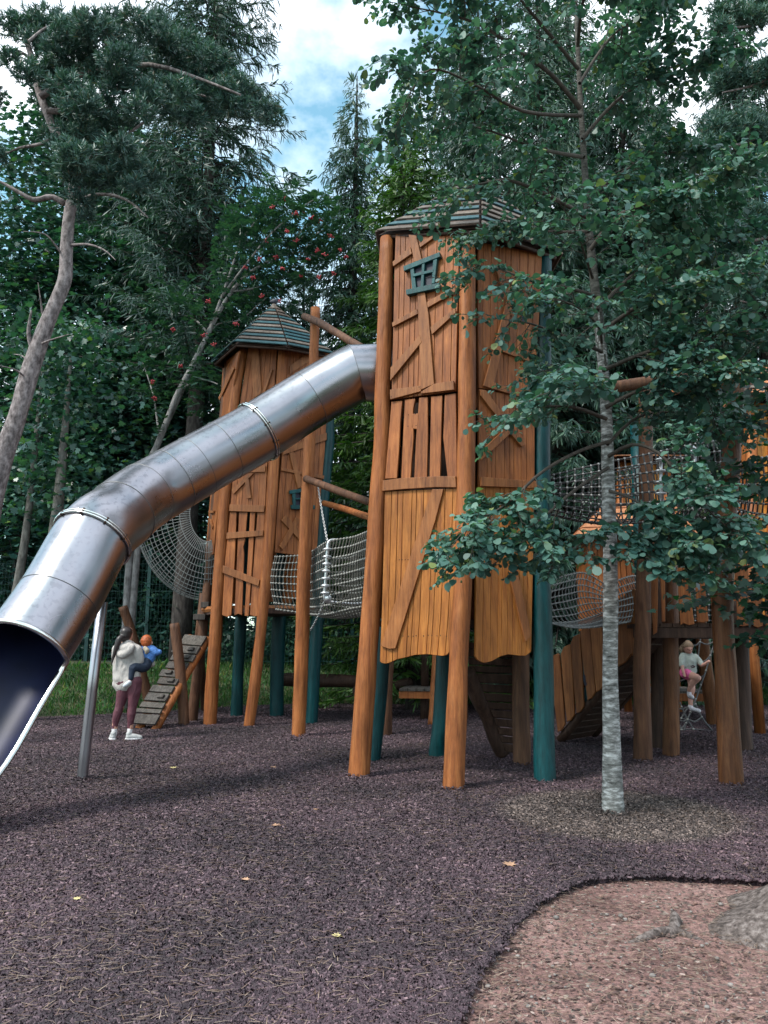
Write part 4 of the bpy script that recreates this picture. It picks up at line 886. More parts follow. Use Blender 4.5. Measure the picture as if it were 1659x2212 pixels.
# silvery hanging net, left of the smaller tower
def S_left(u, v):
    a = R_(168 + 118*u); cx, cy = 450, 1110; rr = 58 + 116*(1-abs(2*v-1)**1.6*.95) if False else None
    prof = math.sin(math.pi*v)
    R1 = 40 + 118*prof**.8
    R1y = 60 + 128*prof**.8
    if math.cos(a) > 0: R1 *= .6
    return P(cx + R1*math.cos(a)*(1.0), cy - R1y*math.sin(a), 14.3 + 1.5*v)
net('net_tunnel', S_left, 30, 26, .0075, .012, [M['ropelight'], M['ropelight']], 'pale silvery hammock of netting hanging left of the smaller tower', 'rope nets of the play towers', usub=2, vsub=1)

# ------------------------------------------------------------------ climbing ramp on the left
def left_ramp():
    T = thing('climbing_ramp', 'steep grey plank climbing ramp with small foot blocks beside the woman', 'ramp', G(330, 1575))
    a0, b0 = G(286, 1573), G(330, 1576); a1, b1 = P(402, 1372, 14.5), P(447, 1376, 14.3)
    a0 = a0 + Vector((0, 0, .06)); b0 = b0 + Vector((0, 0, .06))
    nn = (b0-a0).cross(a1-a0).normalized();  nn = nn if nn.z > 0 else -nn
    mb = MB(); r = random.Random(2); n = 11; e = [0, .11, .165, .235, .33, .415, .5, .59, .68, .77, .87, 1.0]; bl = MB()
    for i in range(n):
        t0, t1 = e[i], e[i+1]-.016; j = r.uniform(-.05, .08); j2 = r.uniform(-.05, .08)
        ax = lambda t: a0.lerp(a1, t) + (a0-b0).normalized()*j; bx = lambda t: b0.lerp(b1, t) + (b0-a0).normalized()*j2
        mb.prism([ax(t0), bx(t0), bx(t1), ax(t1)], nn, .02+r.uniform(0, .008), .06+r.uniform(0, .01))
        if i in (3, 5, 6, 8, 9):
            c = ax((t0+t1)/2).lerp(bx((t0+t1)/2), r.uniform(.25, .75)); ex = (b0-a0).normalized(); ey = (a1-a0).normalized()
            bl = MB(); bl.box(c+nn*.085, ex*.07, ey*.035, nn*.02); bl.build('foot_block', M['grey'], T, .006)
    mb.build('plank', M['grey'], T, .006)
    for p, q in ((b0, b1), (a0, a1)):
        m2 = MB(); dd = (b0-a0).normalized()*(.0 if p is b0 else .1); m2.tube(smooth_path([p-nn*.06-Vector((0, 0, .05))+dd, p.lerp(q, .5)-nn*.05+dd, q-nn*.05+dd], 10), [.075]*11, 10, wob=.1, seed=p.x); m2.build('stringer_log', M['pole'], T)
left_ramp()
single('wooden_post', [(398, 1568, 13.7), (390, 1460, 13.75), (377, 1347, 13.8)], [.1, .095, .085], 'brown', 'short dark post with cut top at the right side of the plank ramp', 'post', 'ramp posts')
single('wooden_post', [(322, 1516, 15.4), (305, 1450, 15.3), (285, 1370, 15.2), (265, 1310, 15.1)], [.1, .1, .095, .09], 'brown', 'leaning dark post behind the baby at the left side of the ramp', 'post', 'ramp posts')
def steps():
    T = thing('step_ladder', 'pair of rough grey steps at the head of the plank ramp', 'steps', P(435, 1400, 14.6))
    for (x0, x1, y, Y) in ((CDD(1275, 0)[0], CDD(1352, 0)[0], CDD(0, 216)[1], 14.5), (CDD(1325, 0)[0], CDD(1375, 0)[0], CDD(0, 137)[1], 14.6)):
        mb = MB(); a, b = P(x0, y, Y), P(x1, y, Y); c = (a+b)/2; mb.box(c, (b-a)/2, (0, .16, 0), (0, 0, .055)); mb.build('tread', M['grey'], T, .008)
    mb = MB(); mb.tube([G(428, 1540)+Vector((0, .6, -.05)), P(*CDD(1300, 330), 14.7), P(*CDD(1330, 60), 14.7)], [.08, .08, .075], 10); mb.build('side_post', M['brown'], T)
steps()

# ------------------------------------------------------------------ low logs and platform in the distance
log([(588, 1467, 16.2), (680, 1470, 16.0), (775, 1472, 15.8)], [.13, .14, .13], 'dark', 'long low dark log laid behind the green legs of the smaller tower', name='balance_log', group='balance logs')
log([(768, 1492, 14.8), (820, 1490, 15.2), (884, 1474, 15.8)], [.1, .1, .1], 'dark', 'shorter dark log resting behind the front legs of the large tower', name='balance_log', group='balance logs')
single('wooden_post', [(829, 1585, 12.4), (832, 1500, 12.45), (836, 1400, 12.5)], [.13, .13, .12], 'brown', 'brown post seen under the hem of the large tower, left', 'post', 'posts under the tower', 8)
single('wooden_post', [(934, 1558, 13.9), (940, 1480, 14.0), (944, 1380, 14.1)], [.085, .085, .08], 'pole', 'slim pale post beside the green leg below the large tower', 'post', 'posts under the tower', 8)
def platform():
    T = thing('low_platform', 'low grey boarded platform on a dark post behind the large tower', 'platform', G(915, 1535))
    a, b, c, d = P(880, 1484, 15.8), P(1010, 1488, 15.5), P(1010, 1503, 14.4), P(862, 1500, 14.6); z = .55
    q = [Vector((p.x, p.y, z)) for p in (a, b, c, d)]
    mb = MB()
    for i in range(8): mb.prism([q[0].lerp(q[1], i/8+.004), q[0].lerp(q[1], (i+1)/8-.004), q[3].lerp(q[2], (i+1)/8-.004), q[3].lerp(q[2], i/8+.004)], (0, 0, 1), 0, .05)
    mb.build('deck_board', M['grey'], T, .005)
    mb = MB(); mb.box((q[2]+q[3])/2-Vector((0, -.05, .07)), (q[2]-q[3])/2, (0, .03, 0), (0, 0, .065)); mb.build('edge_beam', M['pole'], T)
    for px in (917, 1000):
        mb = MB(); p = P(px, 1500, 15.0); mb.tube([(p.x, p.y, -.1), (p.x, p.y, .52)], .09, 10); mb.build('leg', M['dark'], T)
    m = MB(); p = P(917, 1400, 15.4); m.tube([(p.x, p.y, .5), (p.x, p.y, 2.0)], .085, 10); p2 = P(944, 1430, 15.4); m.tube([(p.x, p.y, 1.35), (p2.x+.3, p2.y, 1.35)], .04, 8); m.build('rail_post', M['dark'], T)
platform()

# ------------------------------------------------------------------ boarded ramp under the large tower
def under_ramp():
    T = thing('climbing_ramp', 'dark slatted climbing ramp seen from below under the large tower', 'ramp', G(1100, 1640))
    st = [P(*CQ(800, 330), 9.6), P(*CQ(900, 580), 9.75), P(*CQ(1010, 780), 9.9), P(*CQ(1080, 980), 9.95), P(*CQ(1140, 1110), 10.0)]
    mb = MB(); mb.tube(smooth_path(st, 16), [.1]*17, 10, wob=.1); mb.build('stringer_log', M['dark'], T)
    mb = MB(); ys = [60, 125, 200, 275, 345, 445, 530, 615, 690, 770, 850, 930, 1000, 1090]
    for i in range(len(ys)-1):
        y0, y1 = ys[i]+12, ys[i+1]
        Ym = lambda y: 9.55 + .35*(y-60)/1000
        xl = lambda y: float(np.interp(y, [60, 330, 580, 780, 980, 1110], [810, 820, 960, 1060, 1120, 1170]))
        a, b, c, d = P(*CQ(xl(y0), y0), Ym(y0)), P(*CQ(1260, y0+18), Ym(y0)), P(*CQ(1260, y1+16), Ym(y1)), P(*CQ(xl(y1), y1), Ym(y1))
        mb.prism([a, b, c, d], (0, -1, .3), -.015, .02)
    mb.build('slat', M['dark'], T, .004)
under_ramp()

# ------------------------------------------------------------------ raised deck, ramp and nets on the right
CX = K(2250, 1850, .3315)
def right_deck():
    T = thing('play_deck', 'raised timber deck on bent brown poles at the right, with hanging board skirts', 'play deck', (3.9, 9.9, 0))
    pole('leg', [(1388, 1645, 9.64), (1386, 1480, 9.66), (1390, 1300, 9.7), (1395, 1100, 9.74), (1394, 830, 9.8)], [.115, .105, .1, .095, .085], M['brown'], T, 18)
    pole('leg', [(1450, 1632, 10.1), (1450, 1450, 10.12), (1447, 1240, 10.15), (1446, 1130, 10.2)], [.105, .1, .1, .09], M['poleshade'], T, 14)
    pole('leg', [(1424, 1614, 10.85), (1424, 1400, 10.9), (1425, 1250, 10.95)], [.11, .11, .1], M['dark'], T)
    pole('leg', [(1580, 1695, 8.12), (1570, 1500, 8.15), (1561, 1330, 8.18), (1572, 1100, 8.2), (1583, 930, 8.22), (1592, 825, 8.25)], [.125, .115, .11, .105, .1, .095], M['poleshade'], T, 22)
    pole('leg', [(1607, 1617, 10.7), (1600, 1450, 10.75), (1597, 1300, 10.8)], [.125, .12, .11], M['dark'], T)
    pole('leg', [(1541, 1560, 14.0), (1526, 1450, 13.9), (1511, 1335, 13.8)], [.12, .12, .12], M['poleshade'], T)
    z = 1.66; a, b = P(1372, 1340, 9.9), P(1760, 1345, 9.4)
    q = [Vector((a.x, a.y, z)), Vector((b.x, b.y, z)), Vector((b.x+.2, b.y+3.0, z)), Vector((a.x+.3, a.y+2.2, z))]
    mb = MB()
    for i in range(14):
        f0, f1 = i/14+.003, (i+1)/14-.003; mb.prism([q[0].lerp(q[1], f0), q[0].lerp(q[1], f1), q[3].lerp(q[2], f1), q[3].lerp(q[2], f0)], (0, 0, 1), .0, .05)
    mb.build('deck_board', M['dark'], T)
    mb = MB(); mb.box((q[0]+q[1])/2 + Vector((0, .06, -.07)), (q[1]-q[0])/2, (0, .05, 0), (0, 0, .065)); mb.build('edge_beam', M['dark'], T); mb = MB(); mb.box((q[2]+q[3])/2 + Vector((0, -.1, -.07)), (q[2]-q[3])/2, (0, .05, 0), (0, 0, .065)); mb.build('edge_beam', M['dark'], T)
    fc = Face(P(1400, 1340, 9.85), P(1400, 1200, 9.85), P(1640, 1340, 9.55))
    for i, k in enumerate([[(905, 60), (955, 60), (955, 300), (950, 470), (925, 485), (915, 300)], [(968, 60), (1000, 60), (1002, 400), (980, 405)], [(1080, 60), (1150, 60), (1165, 250), (1187, 418), (1150, 425), (1118, 412), (1100, 422), (1088, 250)], [(1188, 60), (1243, 60), (1277, 398), (1240, 408), (1206, 402)],
            [(1285, 60), (1335, 60), (1345, 400), (1300, 405)], [(1448, 60), (1530, 60), (1545, 425), (1500, 432), (1462, 428)], [(1556, 60), (1620, 60), (1622, 430), (1590, 440), (1562, 430)], [(1632, 60), (1690, 60), (1700, 430), (1640, 432)]]):
        mb = MB(); fc.poly(mb, C_(CE, k), .0, .035); mb.build('skirt_board', M['board'], T, .006)
    log_ = pole('top_log', [(1322, 838, 8.9), (1400, 826, 8.95), (1480, 813, 9.0)], [.075, .075, .07], M['brown'], T, 10, 12, False)
    pole('top_log', [(1400, 872, 9.6), (1470, 850, 9.2), (1530, 838, 8.9), (1620, 800, 8.6)], [.07, .07, .075, .07], M['pole'], T, 10, 12, False)
right_deck()
def right_ramp():
    T = thing('plank_ramp', 'sloping brown ramp with slanted parapet boards between green leg and birch-like trunk', 'ramp', G(1215, 1600))
    fc = Face(G(1200, 1603), G(1200, 1603)+Vector((0, 0, 1)), P(1400, 1290, 10.35))
    tops = [((275, 652), (332, 603)), ((345, 600), (405, 545)), ((408, 530), (465, 480)), ((468, 470), (527, 420)), ((532, 420), (602, 362)), ((612, 362), (672, 308)), ((690, 290), (742, 243)), ((748, 235), (822, 190))]
    bots = [((325, 1105), (372, 1070)), ((383, 1040), (432, 1005)), ((445, 985), (492, 952)), ((516, 902), (566, 862)), ((572, 850), (628, 800)), ((640, 775), (700, 730)), ((712, 690), (800, 615)), ((800, 620), (860, 560))]
    for i, (t, b) in enumerate(zip(tops, bots)):
        (x0, y0), (x1, y1) = t; (x3, y3), (x2, y2) = b
        q = [(x0, y0+8), (x0+(x1-x0)*.3, y0+(y1-y0)*.55-6), (x1-5, y1), (x1+3, y1+12), ((x1+x2)/2+4, (y1+y2)/2), (x2, y2-14), (x2-8, y2), ((x2+x3)/2, (y2+y3)/2+8), (x3, y3), ((x0+x3)/2-3, (y0+y3)/2)]
        mb = MB(); fc.poly(mb, C_(CE, q), 0, .035+.002*i); o = mb.build('parapet_board', M['brace'], T, .008)
        if i == 3:
            mb = MB(); fc.poly(mb, C_(CE, [(488, 745), (497, 737), (503, 745), (508, 780), (514, 800), (508, 812), (500, 806), (490, 775)]), .038, .0435); mb.build('slot', M['pane'], o)
    # stringers and treads
    s0, s1 = fc.pt(*CE(318, 1160)), fc.pt(*CE(960, 440)); dn = -fc.n*.95
    for d in (Vector(), dn):
        mb = MB(); mb.tube(smooth_path([s0+d-fc.n*.06, s0.lerp(s1, .5)+d-fc.n*.06+Vector((0, 0, .05)), s1+d-fc.n*.06], 8), .07, 8, wob=.1); mb.build('stringer_log', M['dark'], T)
    mb = MB(); n = 16
    for i in range(n):
        a = s0.lerp(s1, (i+.5)/n)-fc.n*.08; mb.box(a + dn*.48, dn*.46, (s1-s0)/n*.42, (0, 0, .02))
    mb.build('tread', M['dark'], T)
    for k in ((280, 330, 1000, 420), (280, 620, 640, 250)):
        pass
    mb = MB(); mb.tube([fc.pt(*CE(290, 740))+dn*.1, fc.pt(*CE(840, 280))+dn*.1], .045, 8); mb.tube([fc.pt(*CE(300, 960))+dn*.1, fc.pt(*CE(840, 430))+dn*.1], .045, 8); mb.build('rail', M['brown'], T)
    mb = MB()
    for i in range(8):
        a = s0.lerp(s1, i/8+.03)+dn; mb.prism([a, a+(s1-s0)*.075, a+(s1-s0)*.06+Vector((0, 0, .95)), a-(s1-s0)*.015+Vector((0, 0, .95))], fc.n, -.02, .015)
    mb.build('parapet_board', M['brown'], T)
right_ramp()
def hut():
    T = thing('play_hut', 'small play hut with pinkish board roof half hidden behind the front tree leaves', 'hut', (3.9, 12.9, 0))
    e0, e1 = P(1243, 1160, 12.6), P(1500, 1152, 12.4); r0, r1 = P(1312, 1090, 13.6), P(1450, 1088, 13.4)
    f2, f3 = e1+Vector((.2, 2.0, 0)), e0+Vector((.2, 2.0, 0)); mb = MB(); rows = 5
    for (a, b, c, d) in ((e0, e1, r1, r0), (f3, e0, r0, r0), (e1, f2, r1, r1), (f2, f3, r0, r1)):
        nn = (b-a).cross(d-a); nn = nn if nn.length > 0 else (b-a).cross(c-a); nn.normalize(); nn = nn if nn.z > 0 else -nn
        for k in range(rows):
            t0, t1 = k/rows, min((k+1.3)/rows, 1)
            v = [a.lerp(d, t0)+nn*.03, b.lerp(c, t0)+nn*.03, b.lerp(c, t1)+nn*.005, a.lerp(d, t1)+nn*.005]; v2 = [p+nn*.028 for p in v]
            mb.add(v+v2, [(0, 3, 2, 1), (4, 5, 6, 7), (0, 1, 5, 4), (1, 2, 6, 5), (2, 3, 7, 6), (3, 0, 4, 7)])
    mb.build('roof', M['rfpink'], T)
    z = 1.7; lo = lambda p: Vector((p.x, p.y, z)); ins = .25
    a, b = e0+Vector((ins, ins, -.02)), e1+Vector((-ins, ins, -.02)); back_panel(T, lo(a), a, lo(b), b, 'board', 16, 3, 'front_wall')
    c, d = f2+Vector((-ins, -ins, 0)), f3+Vector((ins, -ins, 0)); back_panel(T, lo(c), c, lo(d), d, 'board', 12, 4, 'rear_wall'); back_panel(T, lo(d), d, lo(a), a, 'board', 9, 5, 'side_wall'); back_panel(T, lo(b), b, lo(c), c, 'board', 9, 6, 'side_wall')
    mb = MB(); mb.prism([lo(a), lo(b), lo(c), lo(d)], (0, 0, 1), -.06, 0); mb.build('floor', M['dark'], T)
    for k, (px, py) in enumerate(((a.x, a.y), (b.x, b.y), (c.x, c.y), (d.x, d.y))):
        if k == 1: continue
        mb = MB(); mb.tube([(px, py+.05, -.1), (px, py+.05, 1.62)], .1, 10, wob=.1, seed=k); mb.build('leg', M['teal' if k in (0, 3) else 'brown'], T)
    mb = MB(); p = P(1327, 960, 13.5); g = P(1332, 1260, 13.5); mb.tube([(g.x-.03, g.y-1.3, 1.2), (p.x, p.y-1.3, p.z)], .12, 10, wob=.1); mb.build('painted_post', M['teal'], T)
hut()
def far_tower(name, lab, x0, x1, ytop, ybot, Y, n, legs, seed):
    a0, b0, a1, b1 = P(x0, ybot, Y), P(x1, ybot, Y), P(x0+4, ytop, Y+.1), P(x1, ytop, Y+.1)
    T = thing(name, lab, 'play tower', ((a0.x+b0.x)/2, Y, 0)); back_panel(T, a0, a1, b0, b1, 'yellow', n, seed, 'front_wall')
    w = (b0-a0).length
    back_panel(T, b0, b1, b0+Vector((.2, 1.2, 0)), b1+Vector((.2, 1.2, 0)), 'board', 5, seed, 'side_wall'); back_panel(T, a0+Vector((.2, 1.2, 0)), a1+Vector((.2, 1.2, 0)), a0, a1, 'board', 5, seed, 'side_wall')
    for p, q in ((a0, a1), (b0, b1), (a0.lerp(b0, .45), a1.lerp(b1, .45))):
        mb = MB(); mb.tube([(p.x, Y-.06, gz(p.x, Y)-.1), (p.x, Y-.06, p.z), q+Vector((0, -.06, .05))], .085, 10, wob=.1, seed=p.x); mb.build('leg', M['pole'], T)
    mb = MB(); zt = max(a1.z, b1.z)+.03; c = Vector(((a1.x+b1.x)/2, Y+.6, zt+(.9 if n == 7 else .25)))
    co = [Vector((a1.x-.25, Y-.3, zt)), Vector((b1.x+.25, Y-.3, zt)), Vector((b1.x+.45, Y+1.5, zt)), Vector((a1.x-.05, Y+1.5, zt))]
    roof(T, co, c, 7, [M['rfpink'], M['rfwood']], seed)
far_tower('play_tower', 'sunlit yellow boarded tower at the right edge behind the bent pole', 1618, 1720, 872, 1345, 12.6, 7, 3, 61)
far_tower('play_tower', 'far yellow boarded tower glimpsed through the dark net right of the front tree', 1336, 1440, 1000, 1190, 16.5, 8, 3, 62)

def S_two(top, bot, off, belly=.1):
    T_, B_ = poly3(top), poly3(bot); off = Vector(off)
    def S(u, v):
        a, b = T_(u), B_(u)
        if v < .38: w = v/.38; return a.lerp(b, w) - off*belly*math.sin(w*math.pi)
        if v < .62: w = (v-.38)/.24; return b + off*w - Vector((0, 0, .06*math.sin(w*math.pi)))
        w = (v-.62)/.38; return (b+off).lerp(a+off, w) + off*belly*math.sin(w*math.pi)
    return S
net('rope_bridge', S_two([P(*CF(262, 930), 8.75), P(*CF(600, 850), 8.8), P(*CF(900, 790), 8.8), P(*CF(1180, 730), 8.7), P(*CF(1420, 700), 8.5)], [P(*CF(262, 1105), 8.75), P(*CF(600, 1172), 8.8), P(*CF(950, 1165), 8.8), P(*CF(1200, 1150), 8.7), P(*CF(1420, 1150), 8.5)], (.15, .95, .05)), 30, 16, .011, .019, [M['ropedark'], M['knotdark']], 'dark rope net bridge leading right from the green leg, behind the leaves', 'rope nets of the play towers', vsub=2)
net('rope_bridge', S_two([P(*CF(1450, 870), 8.6), P(*CF(1560, 830), 8.5), P(*CF(1700, 800), 8.4)], [P(*CF(1450, 1140), 8.6), P(*CF(1560, 1170), 8.5), P(*CF(1700, 1190), 8.4)], (.2, 1.0, 0)), 10, 16, .011, .019, [M['ropedark'], M['knotdark']], 'dark rope net at the right edge beyond the bent brown pole', 'rope nets of the play towers', vsub=2)
net('rope_bridge', S_two([P(*CE(255, 150), 9.2), P(*CE(380, 105), 9.8), P(*CE(500, 95), 10.5), P(*CE(640, 180), 11.2)], [P(*CE(255, 408), 9.2), P(*CE(420, 395), 9.9), P(*CE(540, 360), 10.5), P(*CE(640, 320), 11.2)], (.9, .5, 0)), 20, 18, .009, .017, [M['ropelight'], M['knot']], 'pale rope net bridge between the green leg and the white-flecked trunk', 'rope nets of the play towers', vsub=2)
def S_flat(u, v): return P(CE(985, 0)[0] + u*(CE(1340, 0)[0]-CE(985, 0)[0]), CE(0, 30)[1] + v*(CE(0, 395)[1]-CE(0, 30)[1]), 11.0)
net('net_screen', S_flat, 12, 11, .009, .016, [M['ropedark'], M['knot']], 'dark upright net behind the skirt boards of the right deck', 'rope nets of the play towers')
for (x, ya, yb, lab) in ((CF(975, 0)[0], CF(0, 790)[1], CF(0, 1150)[1], 'upright steel bar with clamps on the dark net, middle'), (CF(1190, 0)[0], CF(0, 735)[1], CF(0, 1130)[1], 'upright steel bar with clamps on the dark net beside the bent pole')):
    T = thing('net_hoop', lab, 'steel hoop', P(x, (ya+yb)/2, 8.7), 'steel hoops of the nets')
    mb = MB(); mb.tube([P(x, yb, 8.66), P(x, ya, 8.66)], .022, 8); mb.build('bar', M['clamp'], T)
    for k in range(5):
        mb = MB(); mb.ball(P(x, ya+(yb-ya)*(k+.5)/5, 8.63), .045, 0, 8, 5, (1.7, 1, .45)); mb.build('clamp', M['clamp'], T)
chain(P(*CF(1250, 520), 9.0), P(*CF(1195, 720), 8.75), 'thin chain above the dark net, hanging between the leaves', .0)
def far_platform():
    T = thing('low_platform', 'low grey platform with orange edge boards behind the climbing child', 'platform', G(1480, 1545))
    z = .5; a, b = P(1395, 1500, 14.8), P(1540, 1500, 14.6)
    q = [Vector((a.x, a.y, z)), Vector((b.x, b.y, z)), Vector((b.x+.1, b.y+1.6, z)), Vector((a.x+.1, a.y+1.6, z))]; mb = MB()
    for i in range(6): mb.prism([q[0].lerp(q[3], i/6+.005), q[1].lerp(q[2], i/6+.005), q[1].lerp(q[2], (i+1)/6-.005), q[0].lerp(q[3], (i+1)/6-.005)], (0, 0, 1), 0, .045)
    mb.build('deck_board', M['grey'], T); mb = MB(); mb.box((q[0]+q[1])/2+Vector((0, -.03, -.07)), (q[1]-q[0])/2, (0, .025, 0), (0, 0, .07)); mb.build('edge_beam', M['board'], T)
    for p in q[:2]:
        mb = MB(); mb.tube([(p.x, p.y+.1, -.1), (p.x, p.y+.1, z-.02)], .08, 8); mb.build('leg', M['dark'], T)
far_platform()
def rope_pyramid():
    T = thing('climbing_net', 'dark climbing net of slack ropes under the right deck, with child on it', 'climbing net', P(1490, 1575, 13.1))
    Y = 12.95; r = random.Random(4); kn = {}
    def Pk(x, y, dy=0): return P(*CK(x, y), Y+dy)
    lines = [[(300, 360), (360, 340), (425, 320), (500, 365), (580, 405), (640, 390), (690, 345), (760, 375), (830, 383), (900, 355), (965, 305)], [(300, 650), (410, 636), (480, 690), (540, 705), (600, 680), (650, 640), (730, 685), (800, 660), (870, 580)], [(320, 860), (400, 960), (490, 992), (545, 970), (595, 925), (660, 950), (720, 953), (770, 910), (795, 840)],
        [(430, 60), (425, 320), (400, 640), (345, 900)], [(745, 80), (690, 345), (650, 640), (595, 925), (550, 1180), (495, 1475)], [(965, 305), (870, 580), (795, 840), (705, 1090), (620, 1340), (530, 1560), (450, 1750), (385, 1975)],
        [(540, 1200), (615, 1420), (720, 1650), (910, 1895)], [(345, 1390), (370, 1470), (470, 1690), (580, 1862)], [(365, 1670), (430, 1570), (490, 1475)], [(535, 1195), (600, 1215), (655, 1195), (700, 1120)], [(320, 1040), (400, 1000), (470, 980)], [(320, 1505), (400, 1507), (490, 1475), (570, 1490)], [(345, 1670), (450, 1680), (500, 1620), (530, 1560)], [(345, 1710), (420, 1720), (475, 1690), (600, 1730), (720, 1655)],
        [(300, 1862), (370, 1868), (580, 1862), (910, 1895)], [(300, 1978), (385, 1975)], [(340, 1790), (365, 1860)], [(345, 1860), (400, 1820), (450, 1750)]]
    mb = MB()
    for i, L in enumerate(lines): mb.tube(smooth_path([Pk(x, y, (.0 if i % 2 else .08)) for x, y in L], 5*(len(L)-1)), .0135, 6)
    mb.build('rope', simple('grey_climbing_rope', (.11, .11, .115), .7, 0, 60, .3), T)
    kb = MB()
    for x, y in [(425, 320), (690, 345), (965, 305), (400, 640), (650, 640), (870, 580), (595, 925), (795, 840), (705, 1090), (535, 1200), (620, 1340), (615, 1425), (370, 1470), (530, 1560), (475, 1690), (720, 1648), (365, 1670), (450, 1755), (370, 1872), (580, 1862), (910, 1892), (385, 1972)]:
        kb.ball(Pk(x, y, -.01), .017, 0, 7, 5, (1.2, 1, 1))
    kb.build('knot', M['knot'], T)
rope_pyramid()

# ------------------------------------------------------------------ fence along the back
def fence():
    T = thing('mesh_fence', 'dark green welded mesh fence with posts behind the grass bank', 'fence', (0, 21.6, .85))
    xs = [P(px, 1350, 21.6).x for px in (-140, 41, 190, 317, 556, 761, 936, 1130, 1340, 1545, 1750)]
    for x in xs:
        z0 = gz(x, 21.6); mb = MB(); mb.box((x, 21.6, z0+1.55), (.05, 0, 0), (0, .04, 0), (0, 0, 1.7)); mb.build('post', M['fence'], T)
    mb = MB(); z0 = .85
    for a, b in zip(xs[:-1], xs[1:]):
        n = int((b-a)/.1)
        for i in range(1, n): x = a+(b-a)*i/n; mb.box((x, 21.6, z0+1.5), (.003, 0, 0), (0, .003, 0), (0, 0, 1.5))
    for k in range(16): mb.box(((xs[0]+xs[-1])/2, 21.594, z0+.1+k*.2), ((xs[-1]-xs[0])/2, 0, 0), (0, .003, 0), (0, 0, .003 if k % 5 else .006))
    mb.build('mesh', M['fence'], T)
fence()

# ------------------------------------------------------------------ people
def cloth(name, c, amp=.12, rough=.85, sc=14):
    m = simple(name, c, rough, 0, sc, amp); nt = m.node_tree; b = nt.nodes['Principled BSDF']
    n = noise_tex(nt, 7, detail=3, mscale=(1, 1, .6)); n.inputs['Distortion'].default_value = 1.5
    bump(nt, b, n.outputs['Fac'], .9, .035); return m
def blob(name, chains, voxel, mat, parent, smooth=True, it=4):
    """tapered limbs merged into one continuous skin; each chain: ([(x,y,z,r)...], flat) with flat = depth ratio"""
    mb = MB()
    for ch in chains:
        pts, fl = (ch if isinstance(ch, tuple) else (ch, 1.0))
        p = [Vector(q[:3]) for q in pts]; rr = [q[3] for q in pts]
        if len(p) == 1: mb.ball(p[0], rr[0], 0, 14, 10, (1, fl, 1)); continue
        n = 8*(len(p)-1); path = smooth_path(p, n); rad = [float(np.interp(i/n*(len(p)-1), range(len(p)), rr)) for i in range(n+1)]
        m2 = MB(); m2.tube(path, rad, 14)
        if fl != 1.0:
            for vi in range(len(m2.v)):
                k = min(vi//14, n); c = path[k]; v = m2.v[vi]; m2.v[vi] = (v[0], c.y + (v[1]-c.y)*fl, v[2])
        b = len(mb.v); mb.v += m2.v; mb.f += [[b+i for i in f] for f in m2.f]; mb.m += m2.m; mb.sm += m2.sm
        mb.ball(path[0], rad[0]*.99, 0, 14, 10, (1, fl, 1)); mb.ball(path[-1], rad[-1]*.99, 0, 14, 10, (1, fl, 1))
    o = mb.build(name, mat, parent)
    r = o.modifiers.new('skin', 'REMESH'); r.mode = 'VOXEL'; r.voxel_size = voxel; r.use_smooth_shade = True
    s = o.modifiers.new('soft', 'SMOOTH'); s.iterations = it; s.factor = .5
    dg = bpy.context.evaluated_depsgraph_get(); me = bpy.data.meshes.new_from_object(o.evaluated_get(dg)); o.modifiers.clear(); o.data = me
    return o
SKIN = simple('skin', (.5, .26, .19), .5, 0, 20, .08)
